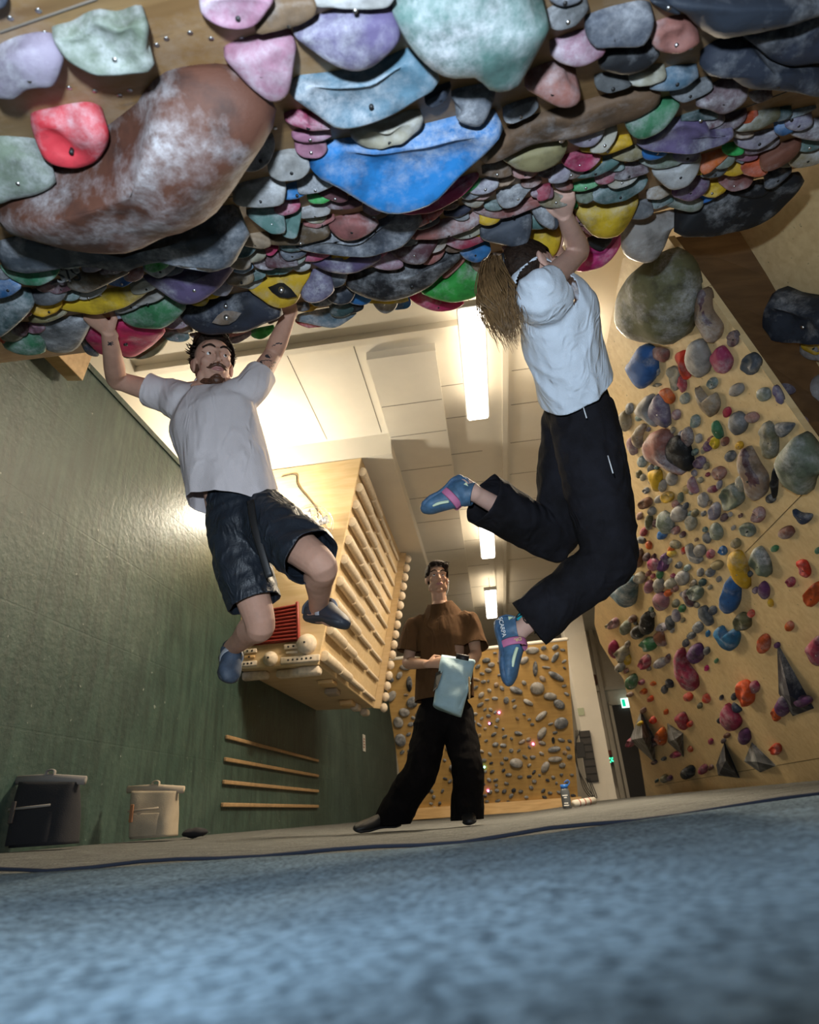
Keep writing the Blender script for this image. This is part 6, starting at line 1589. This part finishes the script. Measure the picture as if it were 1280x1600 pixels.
# ------------------------------------------------ man standing behind with a chalk bag
def man_standing():
    y = 4.4; J = {}
    J['shR'] = PY(650, 975, y+.02); J['shL'] = PY(736, 969, y-.02); J['neck'] = PY(688, 948, y); J['head'] = PY(683, 905, y-.02)
    J['face'] = V((.24, -.97, -.04)); J['up'] = V((.02, 0, 1))
    J['elR'] = reach(J['shR'], 637, 1036, .29, False); J['wrR'] = PY(670, 1038, y-.24)
    J['elL'] = reach(J['shL'], 744, 1022, .27, False); J['wrL'] = PY(722, 1050, y-.22)
    J['handR'] = (V((1, -.1, .05)), V((.2, .9, -.3)), V((0, .2, 1)), (45, 60, 40), 1.0)
    J['handL'] = (V((-.25, -.05, -1)), V((-.5, .8, 0)), V((-1, -.5, 0)), (20, 30, 30), 1.0)
    J['hipR'] = PY(676, 1118, y); J['hipL'] = PY(714, 1116, y)
    J['knR'] = PY(658, 1205, y-.08); J['knL'] = PY(731, 1205, y-.10); J['anR'] = PY(612, 1280, y+.03); J['anL'] = PY(731, 1280, y)
    g = fz(-.5)
    for s_, dx in (('R', -.20), ('L', .02)):
        a = J['an'+s_]; a.z = max(a.z, g+.085); J['heel'+s_] = V((a.x+(.04 if s_ == 'R' else 0), a.y+.06, g+.035)); J['toe'+s_] = V((a.x+dx, a.y-.16, g+.03))
    hip = (J['hipR']+J['hipL'])/2
    root = empty('person', (hip.x, hip.y, g), 'person standing in a brown t-shirt and black trousers, looking up', 'person')
    bo, P, R = body('body', J, SKIN3, root)
    head_parts(P, R, 1.0, root, H_DARK, look=(.15, 1, .35), lips=(.30, .13, .10))
    b = hair_cap(P, R, 1.0, front=.062, side=-.025, lift=.008, thick=1.3, seed=4)
    strands(b, 160, lambda i: P(random.uniform(-.06, .06), random.uniform(.0, .07), .105+random.uniform(-.02, .008)), lambda i, p: R @ V((-.9+random.uniform(-.3, .3), .5, .15)), lambda i: random.uniform(.03, .05), .004, 5, gravity=V((-.2, -.1, -.8)), curl=.4)
    for q, r_ in (((.0, .045, .105), (.062, .040, .028)), ((-.060, .01, .075), (.026, .06, .045)), ((.064, .01, .06), (.016, .05, .045)), ((-.055, .055, .085), (.030, .03, .026)), ((0, -.03, .105), (.06, .06, .03))): ell(b, P(*q), r_, R)
    build('hair', b, H_DARK, root)
    b = B()
    for k, L in ((-1, 1),): tube(b, [P(-.083, .004, -.03), P(-.075, .02, -.09), P(-.045, .03, -.16), P(-.05, .05, -.26)], [.0018]*4, 6, sub=5); ell(b, P(-.083, .006, -.018), (.007,)*3)
    build('earphone_cord', b, M_WHITEPL, root)
    lat = vec(J['shR'], J['shL']); hem = PY(694, 1093, y); hd = V((0, 0, -1)); ch = PY(694, 1000, y-.02)
    def sl(s_, f, r): a, e = J['sh'+s_], J['el'+s_]; return ([a.lerp(ch, .35), a, a.lerp(e, f), a.lerp(e, f+.16)], [.08, .070, r*.92, r])
    garment('t_shirt', [([hem+hd*.1, hem, PY(694, 1050, y-.01), ch, PY(692, 970, y), PY(690, 954, y), PY(688, 938, y)], [(.205, .15), (.203, .148), (.20, .145), (.205, .135), (.165, .10), (.12, .08), (.07, .065)], lat), sl('R', .68, .098), sl('L', .72, .098)],
            [(hem, hd, .30), (J['shR'].lerp(J['elR'], .74), J['elR']-J['shR'], .155), (J['shL'].lerp(J['elL'], .80), J['elL']-J['shL'], .155), (PY(688, 943, y), V((0, -.3, 1)), .09)],
            CLO3, root, amp=.009, scale=6, stretch=V((0.1, 0, 1)).normalized(), seed=21)
    ws = PY(694, 1085, y); h = (J['hipR']+J['hipL'])/2
    def leg(s_, rs): a, k, n = J['hip'+s_], J['kn'+s_], J['an'+s_]; e = V((n.x, n.y, g+.04)); return ([a, a.lerp(k, .5), k, k.lerp(n, .5), e, e+V((0, 0, -.06))], rs)
    garment('trousers', [([ws+V((0, 0, .04)), ws, h-V((0, 0, .03))], [(.155, .12), (.16, .12), (.165, .125)], lat), leg('R', [.115, .112, .108, .108, .115, .115]), leg('L', [.115, .11, .10, .10, .105, .105])],
            [(ws+V((0, 0, .03)), V((0, 0, 1)), .22)]+[(V((J['an'+s_].x, J['an'+s_].y, g+.03)), V((0, 0, -1)), .16) for s_ in 'RL'], BLK, root, amp=.006, scale=7, seed=31)
    for s_ in 'RL': shoe(root, J['heel'+s_], J['toe'+s_], J['an'+s_]+V((0, 0, -.01)), M_BLACK, mat('shoe_sole_dark', (.02, .02, .022), .6), M_BLACK, 1, loop=False, name='shoe')
    return J
J3 = man_standing()
# pale blue chalk bag in his hands
yb = 4.4-.27
bagm = mat('nylon_pale_blue', (.36, .54, .62), .6, bump=.15, bscale=80, var=.10, vscale=9)
tl, tr, br_, bl = PY(690, 1024, yb), PY(743, 1034, yb), PY(721, 1119, yb-.02), PY(677, 1103, yb-.02)
t = empty('chalk_bag', (tl+tr+br_+bl)/4, 'pale blue roll-top chalk bag held by the standing man', 'bag')
def bagmesh(name, tl, tr, br_, bl, th, m, parent, amp=.010, sc=9, seed=0):
    b = B(); n = 16; mm_ = 18; gr = []
    ups = (tl+tr)/2-(bl+br_)/2; acr = (tr-tl); nr = ups.cross(acr).normalized(); 
    if nr.dot(CAM-tl) < 0: nr = -nr
    for j in range(mm_+1):
        f = j/mm_; L_ = tl.lerp(bl, f); Rr = tr.lerp(br_, f); c = (L_+Rr)/2; hw = (Rr-L_)/2; row = []
        tk = th*(.35+.65*math.sin(min(1, f*1.3+.1)*math.pi/2)) 
        for i in range(n*2):
            a = 2*math.pi*i/(n*2); cx_, sx_ = math.cos(a), math.sin(a); e = .62
            p = c+hw*(abs(cx_)**e*(1 if cx_ >= 0 else -1))+nr*(tk*abs(sx_)**e*(1 if sx_ >= 0 else -1))
            p += nr*(amp*noise.noise(p*sc+V((seed, 0, 0)))*2*(1 if sx_ > 0 else .3))
            row.append(b.verts.new(p))
        gr.append(row)
    for j in range(mm_):
        for i in range(n*2): b.faces.new((gr[j][i], gr[j][(i+1) % (n*2)], gr[j+1][(i+1) % (n*2)], gr[j+1][i]))
    b.faces.new(gr[-1]); bmesh.ops.recalc_face_normals(b, faces=b.faces)
    o = build(name, b, m, parent); s = o.modifiers.new('cloth', 'SOLIDIFY'); s.thickness = .004; return o, nr
o, nr = bagmesh('bag_body', tl, tr, br_, bl, .085, bagm, t, amp=.016, sc=11)
o, _ = bagmesh('front_pocket', tl.lerp(bl, .42).lerp(tr.lerp(br_, .42), .60)+nr*.05, tr.lerp(br_, .42)+nr*.035+V((.012, 0, 0)), br_.lerp(tr, .08)+nr*.035, bl.lerp(br_, .62).lerp(tl, .06)+nr*.05, .03, bagm, t, amp=.006)
b = B(); prism(b, [tl.lerp(bl, .38)+nr*.03-V((.015, 0, 0)), tl.lerp(bl, .38).lerp(tr, .16)+nr*.07, tl.lerp(bl, .66).lerp(br_, .10)+nr*.085, tl.lerp(bl, .74)+nr*.03-V((.012, 0, 0))], nr*.006); build('dark_side_panel', b, M_BLACK, t, smooth=False)
b = B(); tube(b, [tl.lerp(tr, .45)+nr*.055, tl.lerp(tr, .82)+nr*.055], [(.018, .004)]*2, 8, ref=V((0, 0, 1)), caps='flat'); build('closure_strap', b, M_BLACK, t)
b = B(); q = tr.lerp(br_, .40)+nr*.06; tube(b, [q+V((.0, 0, .02)), q+V((-.012, 0, -.11))], [.006, .006], 8); tag(build('chalk_brush', b, M_TIMBER), 'thin wooden brush in the pocket of the pale blue bag', 'brush')
# ---------------------------------------------------------------- bags and things on the floor
def bucket(tlp, trp, brp, blp, y, m, lab, accent, handle):
    a, b_, c, d = [PY(*q, y) for q in (tlp, trp, brp, blp)]; gz = fz(d.x)
    for q in (c, d): q.z = max(q.z, gz+.0)
    c.z = d.z = gz+.012
    t = empty('chalk_bucket', ((c+d)/2), lab, 'bag')
    o, nr = bagmesh('bag_body', a, b_, c, d, .10, m, t, amp=.008, sc=8, seed=random.random()*9)
    pw = a.lerp(b_, .1); 
    o, _ = bagmesh('front_pocket', a.lerp(d, .48).lerp(b_.lerp(c, .48), .10)+nr*.075, b_.lerp(c, .48).lerp(a.lerp(d, .48), .22)+nr*.075, c.lerp(d, .22)+nr*.075+V((0, 0, .01)), d.lerp(c, .06)+nr*.075+V((0, 0, .01)), .035, m, t, amp=.004)
    b = B(); tube(b, [a+V((-.035, 0, .01)), a.lerp(b_, .5)+V((0, 0, .018)), b_+V((.04, 0, .005))], [(.022, .014)]*3, 10, ref=V((0, 0, 1)), caps='flat'); build('rolled_top', b, accent, t)
    b = B(); mid = a.lerp(b_, .5); tube(b, [mid+V((-.02, 0, .02)), mid+V((-.02, 0, .055)), mid+V((.02, 0, .055)), mid+V((.02, 0, .02))], [(.004, .012)]*4, 8, sub=4); build('loop', b, accent, t)
    b = B(); box(b, a.lerp(b_, .35).lerp(d, .47)+nr*.115, (.022, .012, .10)); bevel(b, .004); build('brush_handle', b, handle, t, smooth=False)
    b = B(); tube(b, [a.lerp(d, .48).lerp(b_, .1)+nr*.112, b_.lerp(c, .48).lerp(a, .2)+nr*.112], [(.006, .002)]*2, 6, ref=V((0, 0, 1)), caps='flat'); build('pocket_hem', b, accent, t)
    return t
canvas = mat('canvas_beige', (.34, .28, .20), .9, bump=.2, bscale=200, var=.12, vscale=8)
blackc = mat('canvas_black', (.010, .010, .013), .9, bump=.2, bscale=200)
bucket((207, 1236), (278, 1236), (272, 1318), (207, 1319), 4.05, canvas, 'beige canvas chalk bucket with a front pocket standing by the green wall', mat('canvas_band', (.42, .34, .25), .9), mat('brush_brown', (.28, .12, .05), .6))
bucket((32, 1222), (122, 1222), (115, 1322), (22, 1322), 3.22, blackc, 'large black chalk bucket standing at the far left by the green wall', mat('canvas_grey_band', (.22, .20, .18), .9), mat('brush_dark', (.05, .04, .035), .7))
b = B(); c = PY(304, 1311, 4.3); c.z = fz(c.x)+.03; ell(b, c, (.085, .06, .028), u=24, v=14)
for v in b.verts: v.co += V((0, 0, .008*noise.noise(v.co*25)))
tag(build('beanie', b, blackc, origin=c-V((0, 0, .028))), 'small black cloth lying on the mat right of the beige bucket', 'cloth')
yb = 7.0; c = PY(886, 1258, yb); c.z = fz(c.x)
t = empty('water_bottle', c, 'clear water bottle with a blue lid on the mat at the far board’s foot', 'bottle')
b = B(); tube(b, [c+V((0, 0, .0)), c+V((0, 0, .01)), c+V((0, 0, .15)), c+V((0, 0, .175)), c+V((0, 0, .185))], [.040, .046, .046, .040, .033], 24, caps='flat'); build('bottle_body', b, mat('smoky_plastic', (.10, .11, .12), .15), t)
b = B(); cyl(b, c+V((0, 0, .183)), c+V((0, 0, .222)), .037); build('lid', b, mat('lid_blue', (.02, .14, .50), .35), t)
b = B(); tube(b, [c+V((.03, 0, .2)), c+V((.06, 0, .235)), c+V((.045, 0, .26)), c+V((.01, 0, .24))], [.005]*4, 8, sub=4); build('lid_loop', b, mat('lid_blue', (.02, .14, .50), .35), t)
for dz, w_ in ((.12, .05), (.10, .03), (.05, .04), (.03, .05)):
    b = B(); box(b, c+V((-.008, -.046, dz)), (w_, .004, .009)); build('label_print', b, M_WHITEPL, t, smooth=False)
c0 = PY(897, 1257, 7.15); c1 = PY(929, 1251, 7.3); c0.z = fz(c0.x)+.035; c1.z = fz(c1.x)+.035
b = B(); cyl(b, c0, c1, .034, seg=24); t = tag(build('paper_roll', b, mat('paper_roll_white', (.62, .58, .50), .7)), 'white patterned roll lying beside the blue-lidded bottle', 'roll')
for f in (.2, .45, .7):
    b = B(); q = c0.lerp(c1, f); cyl(b, q, c0.lerp(c1, f+.05), .0345, seg=24); build('printed_band', b, mat('band_red', (.35, .10, .08), .7), t)
